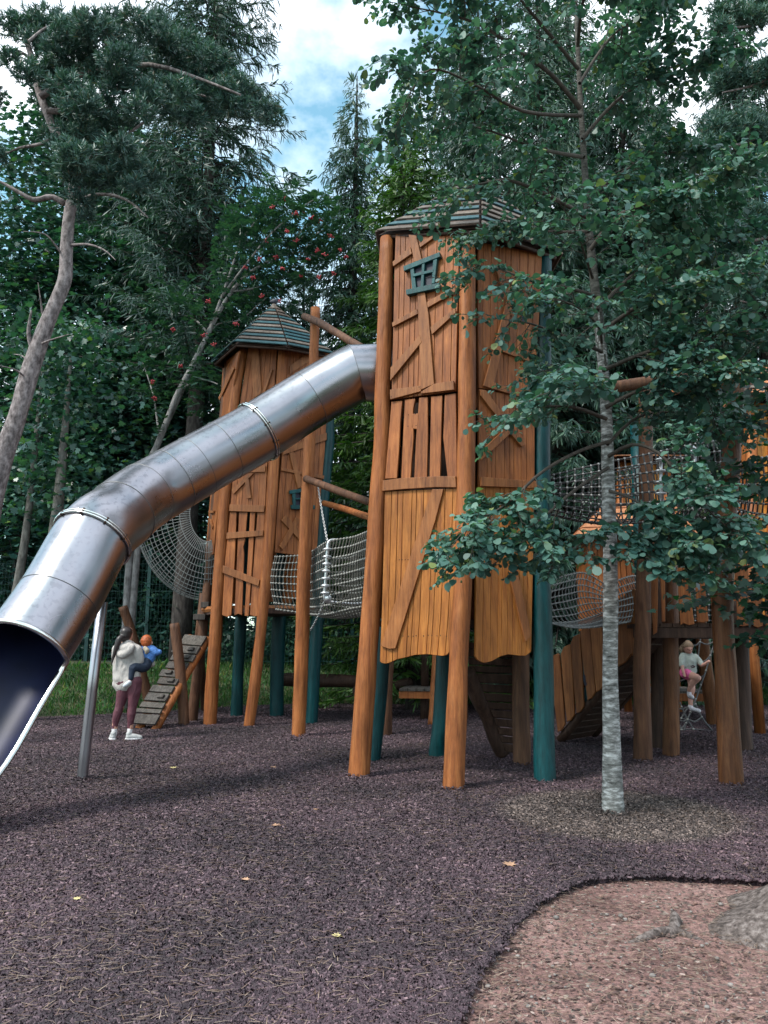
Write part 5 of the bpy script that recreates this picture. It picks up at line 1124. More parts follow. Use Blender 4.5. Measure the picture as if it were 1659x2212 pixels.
def woman():
    B = G(262, 1598); T = thing('person', 'woman in cream fleece and maroon leggings seen from behind, holding a small child', 'person', B)
    k = .000944*1.0
    def q(cx, cy, dy=0, r=.1): return (B.x+(cx-350)*k, B.y+dy, B.z+(2045-cy)*k+.0, r)
    # body: head, neck, legs and hands in one skin
    blob('body', [([q(338, 400, .0, .085), q(336, 345, .01, .092), q(336, 320, .01, .088)], 1.12), [q(360, 470, 0, .05), q(350, 540, 0, .056)], ([q(350, 560, 0, .12), q(345, 800, 0, .12), q(400, 1150, 0, .13)], .7),
        [q(545, 900, .12, .045), q(640, 860, .2, .035), q(720, 850, .25, .03)], [q(330, 1200, 0, .09), q(300, 1550, 0, .055), q(240, 1700, 0, .052), q(232, 1950, 0, .036)], [q(520, 1150, 0, .1), q(500, 1550, 0, .056), q(490, 1680, 0, .052), q(482, 1950, 0, .036)],
        ([q(408, 400, .02, .022)], .5)], .012, SKIN, T)
    blob('hair', [([q(330, 330, -.012, .1), q(332, 400, -.03, .085), q(325, 440, -.035, .06)], 1.15), [q(290, 405, -.1, .045), q(262, 450, -.125, .05), q(240, 540, -.135, .045), q(215, 640, -.14, .035), q(190, 740, -.145, .022), q(172, 860, -.15, .008)], [q(250, 560, -.13, .02), q(200, 700, -.14, .018), q(185, 790, -.145, .006)]], .009, simple('dark_hair', (.022, .014, .014), .42, 0, 60, .4), T)
    fl = cloth('cream_fleece', (.44, .405, .385))
    fo = blob('fleece_jacket', [([q(345, 545, 0, .085), q(345, 600, 0, .15), q(320, 700, 0, .17), q(315, 900, 0, .165), q(335, 1080, 0, .175), q(330, 1185, 0, .14)], .72), ([q(350, 900, 0, .16), q(440, 1040, .01, .16)], .75), ([q(250, 1100, 0, .08), q(285, 1205, 0, .085)], 1.1), ([q(235, 1160, 0, .085), q(330, 1185, 0, .12), q(430, 1120, 0, .135)], 1.0), ([q(190, 590, 0, .07), q(345, 540, 0, .075), q(500, 600, 0, .08)], .9),
        [q(185, 600, 0, .075), q(172, 760, .03, .066), q(190, 900, .1, .06), q(260, 950, .22, .055), q(400, 900, .28, .05)], [q(520, 620, 0, .085), q(560, 760, .02, .08), q(560, 850, .04, .075), q(640, 860, .1, .062), q(725, 845, .18, .05)]], .013, fl, T)
    blob('hood', [([q(260, 650, -.1, .05), q(330, 690, -.13, .06), q(420, 640, -.13, .06), q(470, 560, -.09, .05)], 1), ([q(300, 570, -.08, .07), q(380, 590, -.1, .075), q(430, 550, -.07, .055)], 1), ([q(300, 500, .0, .045), q(370, 490, -.04, .05), q(430, 515, .0, .045)], 1)], .012, fl, T)
    blob('leggings', [([q(330, 1130, 0, .14), q(415, 1130, 0, .15), q(490, 1130, 0, .13)], .85), [q(335, 1200, 0, .095), q(325, 1320, 0, .094), q(292, 1520, .0, .068), q(262, 1650, -.01, .066), q(235, 1800, 0, .046), q(230, 1868, 0, .043)], [q(515, 1120, 0, .112), q(520, 1300, 0, .098), q(500, 1520, .0, .069), q(492, 1650, -.01, .066), q(484, 1800, 0, .046), q(482, 1862, 0, .043)]], .011, cloth('maroon_leggings', (.105, .03, .045), .1, .7), T)
    wh = cloth('white_cloth', (.62, .6, .62), .06)
    sh = simple('pale_trainer', (.4, .4, .4), .6, 0, 30, .12)
    for (x, sgn) in ((231, -1), (482, 1)):
        blob('sock', [[q(x, 1875, 0, .043), q(x, 1960, 0, .041)]], .009, wh, T)
        dx = -.5 if sgn < 0 else .95
        a = Vector(q(x, 2003, -.045, 0)[:3]); f = Vector((dx, 1 if sgn < 0 else .35, 0)).normalized(); t = a+f*.17
        sho = blob('trainer', [([(a.x, a.y, a.z+.01, .046), tuple(a.lerp(t, .45)+Vector((0, 0, .008))) + (.047,), tuple(t+Vector((0, 0, -.008))) + (.036,)], 1), [(a.x, a.y, a.z+.055, .042)]], .008, sh, T)
        sm = MB(); s2 = Vector((-f.y, f.x, 0))
        out = [a-f*.05-s2*.025, a-f*.05+s2*.025, a+s2*.05, a+f*.1+s2*.052, t+s2*.035, t+f*.04, t-s2*.035, a+f*.1-s2*.05, a-s2*.05]
        sm.prism([Vector((p.x, p.y, B.z+.002)) for p in out], (0, 0, 1), 0, .028); sm.build('sole', wh, sho, .006)
    for ex in (236, 424):
        mb = MB(); mb.ball(q(ex, 378, .0, 0)[:3], .008, 0, 6, 4); mb.build('earring', M['rim'], T)
woman()
def baby():
    B0 = G(262, 1598); k = .000944
    def q(cx, cy, dy=0, r=.1): return (B0.x+(cx-350)*k, B0.y+dy, B0.z+(2045-cy)*k, r)
    T = thing('person', 'red haired small child in blue denim jacket carried on the woman\'s arm', 'person', q(640, 850, .12)[:3])
    blob('body', [([q(632, 500, .12, .08), q(632, 475, .12, .086)], 1.1), [q(640, 560, .12, .04), q(650, 620, .12, .05)], ([q(660, 640, .12, .09), q(640, 850, .12, .1)], .8), [q(505, 690, .06, .03), q(455, 735, .0, .028), q(438, 748, -.02, .022)], [q(560, 900, .0, .05), q(500, 900, -.06, .05), q(478, 1090, -.1, .032), q(440, 1150, -.12, .028)], ([q(722, 495, .12, .02), q(720, 510, .12, .018)], .6)], .01, SKIN, T)
    blob('hair', [([q(632, 495, .105, .083), q(630, 470, .11, .092), q(632, 450, .112, .085)], 1.1)], .009, simple('ginger_hair', (.33, .07, .012), .55, 0, 40, .45), T)
    bl = cloth('blue_denim', (.07, .19, .5), .25, .8, 20)
    blob('denim_jacket', [([q(650, 600, .12, .085), q(660, 690, .12, .115), q(690, 740, .12, .1)], .85), [q(600, 600, .1, .06), q(540, 650, .06, .055), q(490, 710, .02, .042)], [q(730, 610, .12, .07), q(790, 650, .12, .065), q(845, 650, .14, .045)]], .011, bl, T)
    blob('jacket_cuff', [[q(505, 700, .01, .042), q(478, 722, -.005, .038)]], .009, cloth('pale_denim', (.4, .5, .62), .1), T)
    blob('jacket_hood', [([q(640, 585, .03, .035), q(680, 625, .02, .042), q(668, 660, .025, .025)], .8)], .008, cloth('beige_lining', (.36, .31, .25), .15), T)
    blob('trousers', [[q(660, 800, .1, .09), q(640, 890, .06, .085), q(510, 895, -.07, .062), q(492, 950, -.09, .05), q(482, 1075, -.1, .04)], [q(660, 850, .14, .08), q(560, 930, .16, .06)]], .011, cloth('navy_trousers', (.012, .022, .045), .2), T)
    sh = blob('shoe', [[q(470, 1125, -.115, .033), q(430, 1160, -.125, .036), q(395, 1185, -.13, .026)]], .007, simple('white_shoe', (.55, .57, .62), .6, 0, 30, .15), T)
baby()
def child():
    Y = 12.8; k = .00101; O = P(*CK(480, 450), Y)
    def q(cx, cy, dy=0, r=.1): return (O.x+(cx-480)*k, Y+dy, O.z-(cy-450)*k, r)
    T = thing('person', 'small girl in pale shirt and pink shorts climbing the rope net under the deck', 'person', q(490, 1480)[:3])
    blob('body', [([q(482, 490, 0, .062), q(478, 455, 0, .08), q(474, 430, .01, .085)], 1.05), [q(490, 540, .02, .034), q(490, 590, .03, .04)], ([q(500, 620, .03, .09), q(490, 780, .04, .09), q(470, 870, .05, .095)], .7),
        [q(385, 590, .03, .045), q(358, 700, -.02, .034), q(345, 790, -.06, .028), q(348, 880, -.1, .022), q(352, 905, -.11, .024)], [q(625, 620, .03, .045), q(662, 720, -.02, .034), q(700, 715, -.08, .027), q(745, 672, -.12, .022), q(768, 668, -.12, .026)],
        [q(430, 870, .02, .075), q(500, 925, -.18, .066), q(520, 935, -.2, .058), q(450, 1040, -.12, .05), q(425, 1160, -.06, .034)], [q(510, 880, .05, .078), q(508, 1020, .03, .06), q(500, 1130, .0, .052), q(480, 1230, .02, .046), q(466, 1390, .02, .032)], [q(486, 478, -.075, .014)], ], .009, simple('child_skin', (.56, .3, .24), .5, 0, 25, .08), T)
    blob('hair', [([q(474, 402, .0, .088), q(470, 415, .03, .092), q(445, 450, .05, .078)], 1.0), [q(410, 420, -.03, .03), q(455, 378, -.045, .03), q(520, 385, -.04, .028), q(552, 425, -.01, .026)], [q(400, 400, .03, .035), q(378, 470, .04, .038), q(375, 520, .05, .018)], [q(560, 440, .05, .028), q(565, 490, .06, .015)]], .008, simple('fair_hair', (.3, .2, .13), .55, 0, 60, .35), T)
    for (x, y, rx) in ((450, 470, .009), (505, 475, .009)):
        mb = MB(); mb.ball(q(x, y, -.076)[:3], .0075, 0, 8, 5, (1.2, .5, .8)); mb.build('eye', M['dark'], T)
    mb = MB(); mb.tube([q(468, 527, -.062)[:3], q(487, 533, -.068)[:3], q(508, 525, -.062)[:3]], .006, 6); mb.build('mouth', simple('lip', (.3, .06, .06), .5), T)
    so_ = blob('shirt', [([q(500, 570, .02, .075), q(505, 640, .02, .115), q(500, 740, .03, .118), q(520, 860, .03, .1), q(530, 890, .03, .07)], .72), [q(400, 580, .02, .06), q(362, 650, .0, .055), q(350, 720, -.02, .05)], [q(600, 600, .02, .06), q(650, 660, .0, .052), q(672, 710, -.03, .044)], ([q(430, 760, .03, .09)], .8)], .01, cloth('pale_shirt', (.4, .45, .42), .12), T)
    mb = MB()
    for (x, y) in ((495, 745), (520, 735), (545, 748), (505, 768), (535, 765)): mb.ball(q(x, y, -.062)[:3], .014, 0, 6, 4, (1.2, .6, .7))
    mb.build('shirt_print', simple('shirt_print', (.09, .06, .07), .8), so_)
    blob('shorts', [([q(420, 860, .03, .1), q(470, 880, .04, .1)], .9), [q(415, 855, .02, .085), q(440, 890, -.06, .08)]], .01, cloth('pink_shorts', (.7, .13, .32), .12), T)
    for pts in (([q(425, 1170, -.06, .038), q(425, 1215, -.07, .038), q(440, 1245, -.14, .033)],), ([q(460, 1400, .02, .036), q(480, 1440, -.0, .038), q(570, 1468, -.06, .032)],)):
        s_ = blob('shoe', [pts[0]], .008, simple('white_canvas', (.6, .57, .62), .6, 0, 30, .12), T)
        a, b = pts[0][1], pts[0][2]; mb = MB(); mb.tube([(a[0]-.02, a[1]+.02, a[2]-.032), (b[0], b[1]-.01, b[2]-.03)], .014, 8); mb.build('sole', M['dark'] if pts[0][0][1] < 0 and False else simple('shoe_sole', (.12, .11, .12), .6), s_)
child()

# ------------------------------------------------------------------ trees
def swirl(n, spread=1.0):
    return nrm(rng.normal(0, 1, (n, 3)))*spread
STRIP = np.array([(-.10, 0, 0), (-.13, .45, 0), (0, 1, 0), (.13, .45, 0), (.10, 0, 0)])
SHOOT = np.array([(-.05, 0, 0), (-.14, .3, 0), (-.10, .75, 0), (0, 1, 0), (.10, .75, 0), (.14, .3, 0), (.05, 0, 0)])
ROUND = np.array([(0, -.12, 0), (-.26, .12, .08), (-.42, .42, .17), (-.40, .72, .12), (-.2, .95, -.02), (0, .92, -.10), (.2, .95, -.02), (.40, .72, .12), (.42, .42, .17), (.26, .12, .08)])
LOBED = np.array([(0, 0, 0), (-.25, -.08, .02), (-.52, .18, .06), (-.32, .36, .03), (-.5, .68, .05), (-.2, .62, .0), (0, 1, -.06), (.2, .62, .0), (.5, .68, .05), (.32, .36, .03), (.52, .18, .06), (.25, -.08, .02)])
OVAL = np.array([(0, 0, 0), (-.2, .3, .02), (-.16, .7, 0), (0, 1, -.05), (.16, .7, 0), (.2, .3, .02)])
def conifer(name, label, h, R, seed, mat, droop=.35, hang=.7, gap=.32, nb=6, z0=.08, shoot=.26, group=None, width=.16, sparse=1.0, wpow=.8, r0=None):
    global rng
    keep = rng; rng = np.random.default_rng(seed)
    T = thing(name, label, 'tree', (0, 0, 0), group)
    mb = MB(); r0 = r0 or h*.0125
    tp = [Vector((.06*h*.1*math.sin(z*3+seed), .05*h*.1*math.cos(z*2.3+seed), z*h)) for z in np.linspace(-.02, 1, 14)]
    mb.tube(tp, [r0*(1-i/13)**.8+.015 for i in range(14)], 8)
    Cs, Ds, Ss = [], [], []
    z = z0*h
    while z < h*.99:
        t = z/h; L = R*(1-t)**wpow*1.0+.18
        if t < .3: L *= .75 + t*.8
        for b in range(nb):
            if rng.random() > sparse: continue
            l = L*rng.uniform(.6, 1.12); a = b*2*np.pi/nb + z*2.1 + rng.normal(0, .3); zz = z+rng.normal(0, gap*.3)
            up = .35*(t > .75) + rng.normal(0, .08); ss = np.linspace(0, 1, 9)
            bx = np.cos(a)*l*ss; by = np.sin(a)*l*ss; bz = zz + up*l*ss - droop*l*ss**1.4 + droop*.45*l*ss**4
            if l > .8: mb.tube([(bx[i], by[i], bz[i]) for i in (0, 3, 6, 8)], [.012+.008*l, .01+.004*l, .008, .004], 4, 0, False)
            m = max(6, int(l/.042)); s = rng.random(m)**.75*.95+.05
            c = np.stack([np.interp(s, ss, bx), np.interp(s, ss, by), np.interp(s, ss, bz)], 1)
            dv = np.array([np.cos(a), np.sin(a), 0]); sv = np.array([-np.sin(a), np.cos(a), 0]); sg = np.where(rng.random(m) < .5, -1, 1)[:, None]
            d1 = nrm(dv*.55 + sv*sg*rng.uniform(.3, 1.1, (m, 1)) + np.array([0, 0, -1])*rng.uniform(.0, hang, (m, 1)))
            ln = shoot*(.55+.9*rng.random(m))*(1.35-.6*s)*min(1, .5+l/2)
            Cs.append(c); Ds.append(d1); Ss.append(ln)
            # second order shoots along each
            for q in (.35, .7):
                k = rng.random(m) < .85
                d2 = nrm(d1*.6 + swirl(m)*.55 + np.array([0, 0, -1])*hang*.8)
                Cs.append((c + d1*ln[:, None]*q)[k]); Ds.append(d2[k]); Ss.append((ln*.75)[k])
        z += gap*rng.uniform(.75, 1.25)
    # leader
    Cs.append(np.array([[0, 0, h-.3]]*10)); Ds.append(nrm(np.stack([rng.normal(0, .4, 10), rng.normal(0, .4, 10), np.ones(10)], 1))); Ss.append(np.full(10, .4))
    C, D, S = np.concatenate(Cs), np.concatenate(Ds), np.concatenate(Ss)
    T_ = SHOOT*np.array([width/.14*.5, 1, 1])
    mb.build('trunk', M['bark'], T)
    np_obj('crown', cards(C, D, swirl(len(C)), S, T_), len(SHOOT), M[mat], T)
    rng = keep; return T
def broadleaf(name, label, loc, h, crown, seed, mat, leaf=.15, n=16000, trunk=.2, barkm='bark', tmpl=LOBED, zlow=.15, group=None, clump=.75, flat=.25, stems=None, limbs=14):
    """crown = (rx, ry) ; foliage lies in drooping layered sprays"""
    global rng
    keep = rng; rng = np.random.default_rng(seed); T = thing(name, label, 'tree', loc, group); lx, ly, lz = loc
    mb = MB(); top = Vector((rng.normal(0, .4), rng.normal(0, .4), h*.9))
    tr = smooth_path([(0, 0, -.15), (rng.normal(0, .15), rng.normal(0, .15), h*.3), (top.x*.6, top.y*.6, h*.6), tuple(top)], 14)
    mb.tube([p+Vector(loc) for p in tr], [trunk*(1-i/15)**.9+.015 for i in range(15)], 10, wob=.1, seed=seed)
    nc = n//55; zc = rng.uniform(zlow, 1, nc)*h; prof = np.sin(np.pi*np.clip((zc/h-zlow*.6)/(1.02-zlow*.6), 0, 1))**.6
    ang = rng.uniform(0, 2*np.pi, nc); rad = np.sqrt(rng.uniform(.12, 1, nc))*prof
    cc = np.stack([np.cos(ang)*rad*crown[0], np.sin(ang)*rad*crown[1], zc], 1)
    for i in range(limbs):
        k = i*nc//limbs; c = cc[k]; s = max(.12, c[2]/h-.22)
        b = tr[int(np.clip(s/.9*14, 1, 13))]; e = Vector(c)
        mb.tube([b+Vector(loc), b.lerp(e, .5)+Vector((0, 0, .25))+Vector(loc), e+Vector(loc)], [trunk*.3*(1-s*.5), trunk*.2*(1-s*.5), .012], 5, 0, False)
    per = 55; C = np.repeat(cc, per, 0); o = rng.normal(0, 1, (nc*per, 3))*np.array([clump, clump, clump*flat])
    o[:, 2] -= .22*np.hypot(o[:, 0], o[:, 1])**1.5
    C = C + o
    N = nrm(np.stack([rng.normal(0, .45, len(C)), rng.normal(-.15, .45, len(C)), np.ones(len(C))], 1)); D = nrm(np.stack([o[:, 0]+rng.normal(0, .5, len(C)), o[:, 1]+rng.normal(0, .5, len(C)), -.35+rng.normal(0, .25, len(C))], 1))
    mb.build('trunk', M[barkm], T)
    np_obj('crown', cards(C + np.array(loc), D, N, leaf*rng.uniform(.6, 1.2, len(C)), tmpl), len(tmpl), M[mat], T)
    rng = keep; return T
def place(x, Y): return (x, Y, gz(x, Y)-.05)

# -- spruces: prototypes then copies
sp1 = conifer('spruce_tree', 'tall dark spruce with narrow pointed top standing alone between the two towers', 20.0, 3.7, 11, 'spruce', .42, 1.0, .34, 8, .12, .27, None, .15, 1.0, .85)
p = P(757, 1000, 22.5); sp1.location = place(p.x, 22.5)
sp2 = conifer('spruce_tree', 'tall airy spruce at upper left with spiky upswept shoots against the sky', 24.0, 5.6, 12, 'spruce', .10, .7, .40, 8, .34, .30, None, .12, .95, .62)
p = P(425, 700, 20.5); sp2.location = place(p.x, 20.5)
sp3 = conifer('spruce_tree', 'broad dark spruce behind the right side of the large tower roof', 21.5, 4.2, 13, 'spruce', .42, 1.0, .32, 8, .06, .28, None, .15)
p = P(1050, 700, 20.0); sp3.location = place(p.x, 20.0)
lime = conifer('spruce_tree', 'small bright yellow green spruce just left of the large tower roof', 15.5, 3.3, 14, 'lime', .22, .5, .26, 8, .05, .26, None, .2)
p = P(880, 560, 17.0); lime.location = place(p.x, 17.0)
for (px, Y, sc, rz, lab, src) in [(1010, 23.5, 1.08, 2.0, 'tall spruce rising behind the large tower roof peak', sp3), (1460, 23.0, 1.0, 3.4, 'spruce filling the gap right of the front tree trunk, high up', sp3), (1270, 21.5, 1.12, 5.5, 'spruce straight behind the upper trunk of the front tree', sp3), (1190, 18.5, .98, 1.0, 'tall spruce directly behind the front tree crown', sp3), (1380, 19.5, .93, 2.2, 'tall hanging spruce behind the crown of the front tree, right of its trunk', sp3), (1540, 17.5, .72, 4.0, 'spruce seen between front tree crown and right pine', sp1), (1660, 20.0, 1.0, 5.1, 'spruce at the right edge behind the pine', sp3),
        (930, 25.0, .9, .6, 'slim dark spruce behind the left edge of the large tower', sp1), (655, 24.5, .72, 3.3, 'shorter dark spruce left of the lone pointed spruce', sp1), (1290, 24.0, 1.0, 2.9, 'spruce far behind the front tree trunk', sp1)]:
    p = P(px, 900, Y); o = dup(src, place(p.x, Y), rz, sc, lab)
bgl = 'dark spruce in the dense wood behind the fence'
bg1 = conifer('spruce_tree', bgl, 17.0, 2.7, 21, 'spruce', .4, .9, .42, 6, .1, .36, 'spruces in the dense wood', .17)
bg1.location = place(-9.5, 27)
r = random.Random(8)
for i in range(25):
    x = -25 + i*2.0 + r.uniform(-.6, .6); Y = r.choice([26.5, 29, 31.5, 35])
    s = r.uniform(.55, .85)
    if -2.6 < x/Y*27 < 1.6: s *= .62
    dup(bg1, place(x, Y), r.uniform(0, 6), s)
# bare trunks of the wood seen under the branches
for i, (px, Y, rr) in enumerate([(735, 23.5, .17), (775, 26, .2), (800, 24, .15), (640, 25, .18), (700, 28, .2), (1215, 23, .2), (1480, 22.5, .2), (1640, 21, .22), (1350, 26, .18), (1100, 25, .2), (560, 24, .16), (240, 24, .2), (30, 23, .2)]):
    p = P(px, 1300, Y); T = thing('spruce_tree', 'bare lower trunk with sparse dead twigs in the shaded wood behind the fence', 'tree', place(p.x, Y), 'bare trunks in the wood')
    mb = MB(); z0 = T.location.z; hh = 11; mb.tube([(p.x, Y, z0-.1), (p.x+.05, Y, z0+4), (p.x, Y, z0+hh)], [rr, rr*.8, rr*.45], 8, wob=.08, seed=i); mb.build('trunk', M['greybark' if i % 3 else 'bark'], T)
    q = MB()
    for k in range(26):
        z = z0+1.5+r.random()*8; a = r.uniform(0, 6.28); l = r.uniform(.5, 1.6); q.tube([(p.x, Y, z), (p.x+math.cos(a)*l*.6, Y+math.sin(a)*l*.6, z-.05), (p.x+math.cos(a)*l, Y+math.sin(a)*l, z-.3*l)], [.014, .01, .004], 4, 0, False)
    q.build('dead_branches', M['twig'], T)
# -- dark sycamores at the left
broadleaf('sycamore_tree', 'large dark leafy sycamore behind the leaning pine at far left', place(-10.6, 23.6), 19, (4.6, 2.4), 31, 'syc', .21, 26000, .3, zlow=.06, clump=.95)
broadleaf('sycamore_tree', 'dark sycamore with thick trunk behind the steel slide bend', place(P(282, 900, 23.6).x, 23.6), 17.5, (4.3, 2.4), 32, 'syc', .21, 25000, .5, zlow=.08, clump=.95)
broadleaf('sycamore_tree', 'dark leafy tree filling the gap above the bend of the slide', place(P(430, 900, 25.5).x, 25.5), 14, (3.3, 2.4), 33, 'syc', .2, 14000, .25, zlow=.06, clump=.9)
broadleaf('sycamore_tree', 'pale trunked leafy tree at the left edge behind the slide', place(P(70, 1200, 23).x, 23), 13, (3, 2), 34, 'syc', .2, 10000, .2, 'greybark', zlow=.3, clump=.9)
for px, Y, lab, rr in ((28, 15.0, 'slim pale trunk at the left edge, left of another pale trunk', .11), (90, 14.6, 'pale flecked trunk at the left, just left of the steep slide section', .16)):
    p = P(px, 1250, Y); T = thing('young_tree', lab, 'tree', place(p.x, Y)); mb = MB(); z0 = T.location.z
    mb.tube(smooth_path([(p.x-.25, Y, z0-.1), (p.x, Y, z0+1.6), (p.x+.2, Y, z0+4), (p.x+.1, Y+.3, z0+7.5)], 10), lerps([rr, rr*.9, rr*.7, .03], 10), 10, wob=.08, seed=px); mb.build('trunk', M['greybark'], T)
    c = np.array([(p.x, Y, z0)]) + np.stack([rng.normal(.1, .7, 1800), rng.normal(.2, .6, 1800), rng.uniform(4, 8.5, 1800)], 1)
    np_obj('crown', cards(c, nrm(swirl(1800)+np.array([0, 0, -.5])), nrm(swirl(1800)*.5+np.array([0, 0, 1])), rng.uniform(.08, .16, 1800), LOBED), len(LOBED), M['syc'], T)
# bright patch of sunlit broadleaf deep in the wood
broadleaf('beech_tree', 'light green leafy tree glimpsed deep in the wood behind the dark sycamores', place(-9.0, 30.0), 13, (4, 3), 36, 'lime', .2, 9000, .2, zlow=.1)
broadleaf('beech_tree', 'light green leafy tree low behind the fence between the two towers', place(.3, 31.0), 9, (3.2, 2.5), 37, 'rowan', .2, 7000, .2, zlow=.05)
# -- undergrowth behind the fence
def undergrowth():
    n = 52000; x = rng.uniform(-19, 17, n); t = rng.random(n); y = 22.0 + 2.2*rng.random(n)
    hh = 1.9 + .9*np.sin(x*.7+1) + .6*np.sin(x*1.9) + .5*np.sin(x*3.7+2); hh = np.maximum(hh, .9)
    z = np.array([gz(a, b) for a, b in zip(x, y)]) + hh*t
    C = np.stack([x, y, z], 1); D = nrm(np.stack([rng.normal(0, .6, n), rng.normal(-.4, .4, n), rng.normal(-.35, .4, n)], 1)); N = nrm(np.stack([rng.normal(0, .4, n), rng.normal(-.5, .4, n), np.ones(n)], 1))
    tag(np_obj('undergrowth', cards(C, D, N, rng.uniform(.07, .2, n), OVAL*np.array([1.4, 1, 1])), len(OVAL), M['under']), kind='stuff')
undergrowth()

# -- pines with tufted pads
def tufts(centres, radii, n_per, rs, needle=.085, per=16, wide=.011, flat=.55):
    Cs, Ds, Ss = [], [], []
    for c, rd in zip(centres, radii):
        n = max(8, int(n_per*(rd/.5)**2)); o = nrm(rs.normal(0, 1, (n, 3)))*rd*(rs.random((n, 1))**.45)*np.array([1, .9, flat])
        tc_ = np.array(c) + o; ax = nrm(o/np.array([1, 1, flat]) + np.array([0, 0, .9])*rd + rs.normal(0, .25, (n, 3))*rd)
        C = np.repeat(tc_, per, 0); A = np.repeat(ax, per, 0); d = nrm(A*.75 + nrm(rs.normal(0, 1, C.shape))*.8)
        Cs.append(C + A*rs.uniform(-.05, .05, (len(C), 1))); Ds.append(d); Ss.append(needle*rs.uniform(.7, 1.3, len(C)))
    C, D, S = map(np.concatenate, (Cs, Ds, Ss))
    T = np.array([(-wide/needle/2, 0, 0), (-wide/needle*.4, .7, 0), (0, 1, 0), (wide/needle*.4, .7, 0), (wide/needle/2, 0, 0)])
    return cards(C, D, nrm(rs.normal(0, 1, C.shape)), S, T)
def left_pine():
    Y = 11.0; T = thing('pine_tree', 'leaning pine with crooked pinkish trunk and blue green tufts at far left', 'tree', tuple(P(-110, 1600, Y)))
    T.location.z = 0; OFF[T.name] = Vector(T.location)
    tp = [(-135, 1660), (-60, 1290), (0, 1010), (38, 900), (72, 780), (100, 700), (138, 610), (143, 540), (150, 460), (163, 400), (140, 330), (108, 260), (85, 200), (70, 130), (58, 80), (70, 20)]
    pts = smooth_path([P(x, y, Y+.5*max(0, (i-9)/6)) for i, (x, y) in enumerate(tp)], 60); mb = MB()
    mb.tube(pts, lerps([.17, .16, .145, .138, .13, .122, .112, .1, .092, .086, .082, .074, .064, .055, .045, .03], 60), 14, wob=.14, seed=1)
    def br(px, r0, dy=0, m=mb):
        q = [P(x, y, Y+dy*(i/(len(px)-1))) for i, (x, y) in enumerate(px)]; q = smooth_path(q, 12); m.tube(q, lerps([r0, r0*.7, r0*.25], 12), 6, wob=.15, seed=px[0][0])
    br([(140, 440), (110, 425), (75, 432), (40, 415), (0, 392), (-60, 370)], .05, -.3)
    br([(155, 410), (160, 390), (200, 340), (260, 300), (330, 250)], .06, .4); br([(120, 290), (90, 310), (40, 320), (0, 340)], .035, .5)
    br([(88, 210), (150, 170), (240, 150), (330, 140), (430, 170), (520, 205)], .06, -.6); br([(100, 240), (180, 240), (280, 230), (390, 200), (470, 215)], .05, .5)
    br([(62, 90), (100, 60), (150, 45)], .03, .2); br([(72, 130), (40, 110), (10, 105)], .03, -.3); br([(150, 440), (210, 420), (270, 430), (320, 470)], .035, -.5)
    br([(140, 560), (120, 530), (95, 505), (50, 500)], .02, -.5); br([(148, 530), (190, 528), (225, 540), (250, 562)], .022, -.6); br([(75, 770), (62, 720), (68, 670)], .045, -.2); br([(84, 745), (108, 735), (150, 722)], .02, -.5); br([(60, 820), (35, 800), (0, 790)], .02, -.6); br([(70, 790), (50, 770), (30, 765)], .018, .3)
    br([(92, 680), (88, 650), (82, 610)], .018, -.2)
    mb.build('trunk', M['pinebark'], T)
    pads = [(60, 30, 45), (110, 45, 48), (150, 30, 40), (150, 85, 50), (195, 60, 45), (205, 110, 45), (245, 80, 40), (255, 130, 45), (300, 45, 40), (300, 95, 45), (310, 150, 50), (360, 90, 45), (365, 140, 45), (410, 130, 45), (420, 175, 48), (465, 160, 45), (475, 200, 42), (515, 190, 40), (550, 215, 35), (575, 240, 28), (130, 150, 45), (150, 190, 50), (115, 205, 40), (175, 230, 50), (210, 260, 45), (135, 250, 45), (165, 285, 45), (210, 310, 42), (120, 290, 38), (165, 335, 45), (220, 345, 42), (255, 320, 40), (190, 385, 40), (240, 385, 38), (150, 375, 35), (285, 355, 36), (320, 385, 30), (175, 430, 32), (290, 400, 30), (80, 90, 40), (90, 150, 38), (105, 210, 40), (60, 160, 34), (130, 110, 46), (170, 150, 44), (220, 170, 44), (280, 180, 42), (330, 210, 40), (385, 200, 42), (430, 215, 40), (300, 240, 38), (360, 240, 36), (410, 250, 34), (450, 235, 34), (500, 225, 36), (535, 240, 32), (590, 255, 26), (220, 220, 42), (260, 260, 38), (145, 215, 42), (180, 300, 42), (140, 320, 38), (150, 355, 34), (250, 20, 34), (200, 20, 36), (340, 50, 36), (410, 90, 38), (440, 120, 36), (480, 140, 34), (250, 180, 40), (345, 190, 38), (30, 60, 35), (20, 130, 30), (-30, 330, 45), (-40, 200, 50), (180, 465, 26)]
    rs = np.random.default_rng(5); cs = []; rr = []
    for x, y, r in pads:
        if x < 290: y = max(y, 58 - .05*x)
        Yp = Y + rs.uniform(-1.0, .9); c = P(x, y, Yp); cs.append(tuple(c)); rr.append(r*1.0*Yp*1.12/F)
    np_obj('crown', tufts(cs, rr, 200, rs, .10, 18, .014), 5, M['pine'], T)
left_pine()
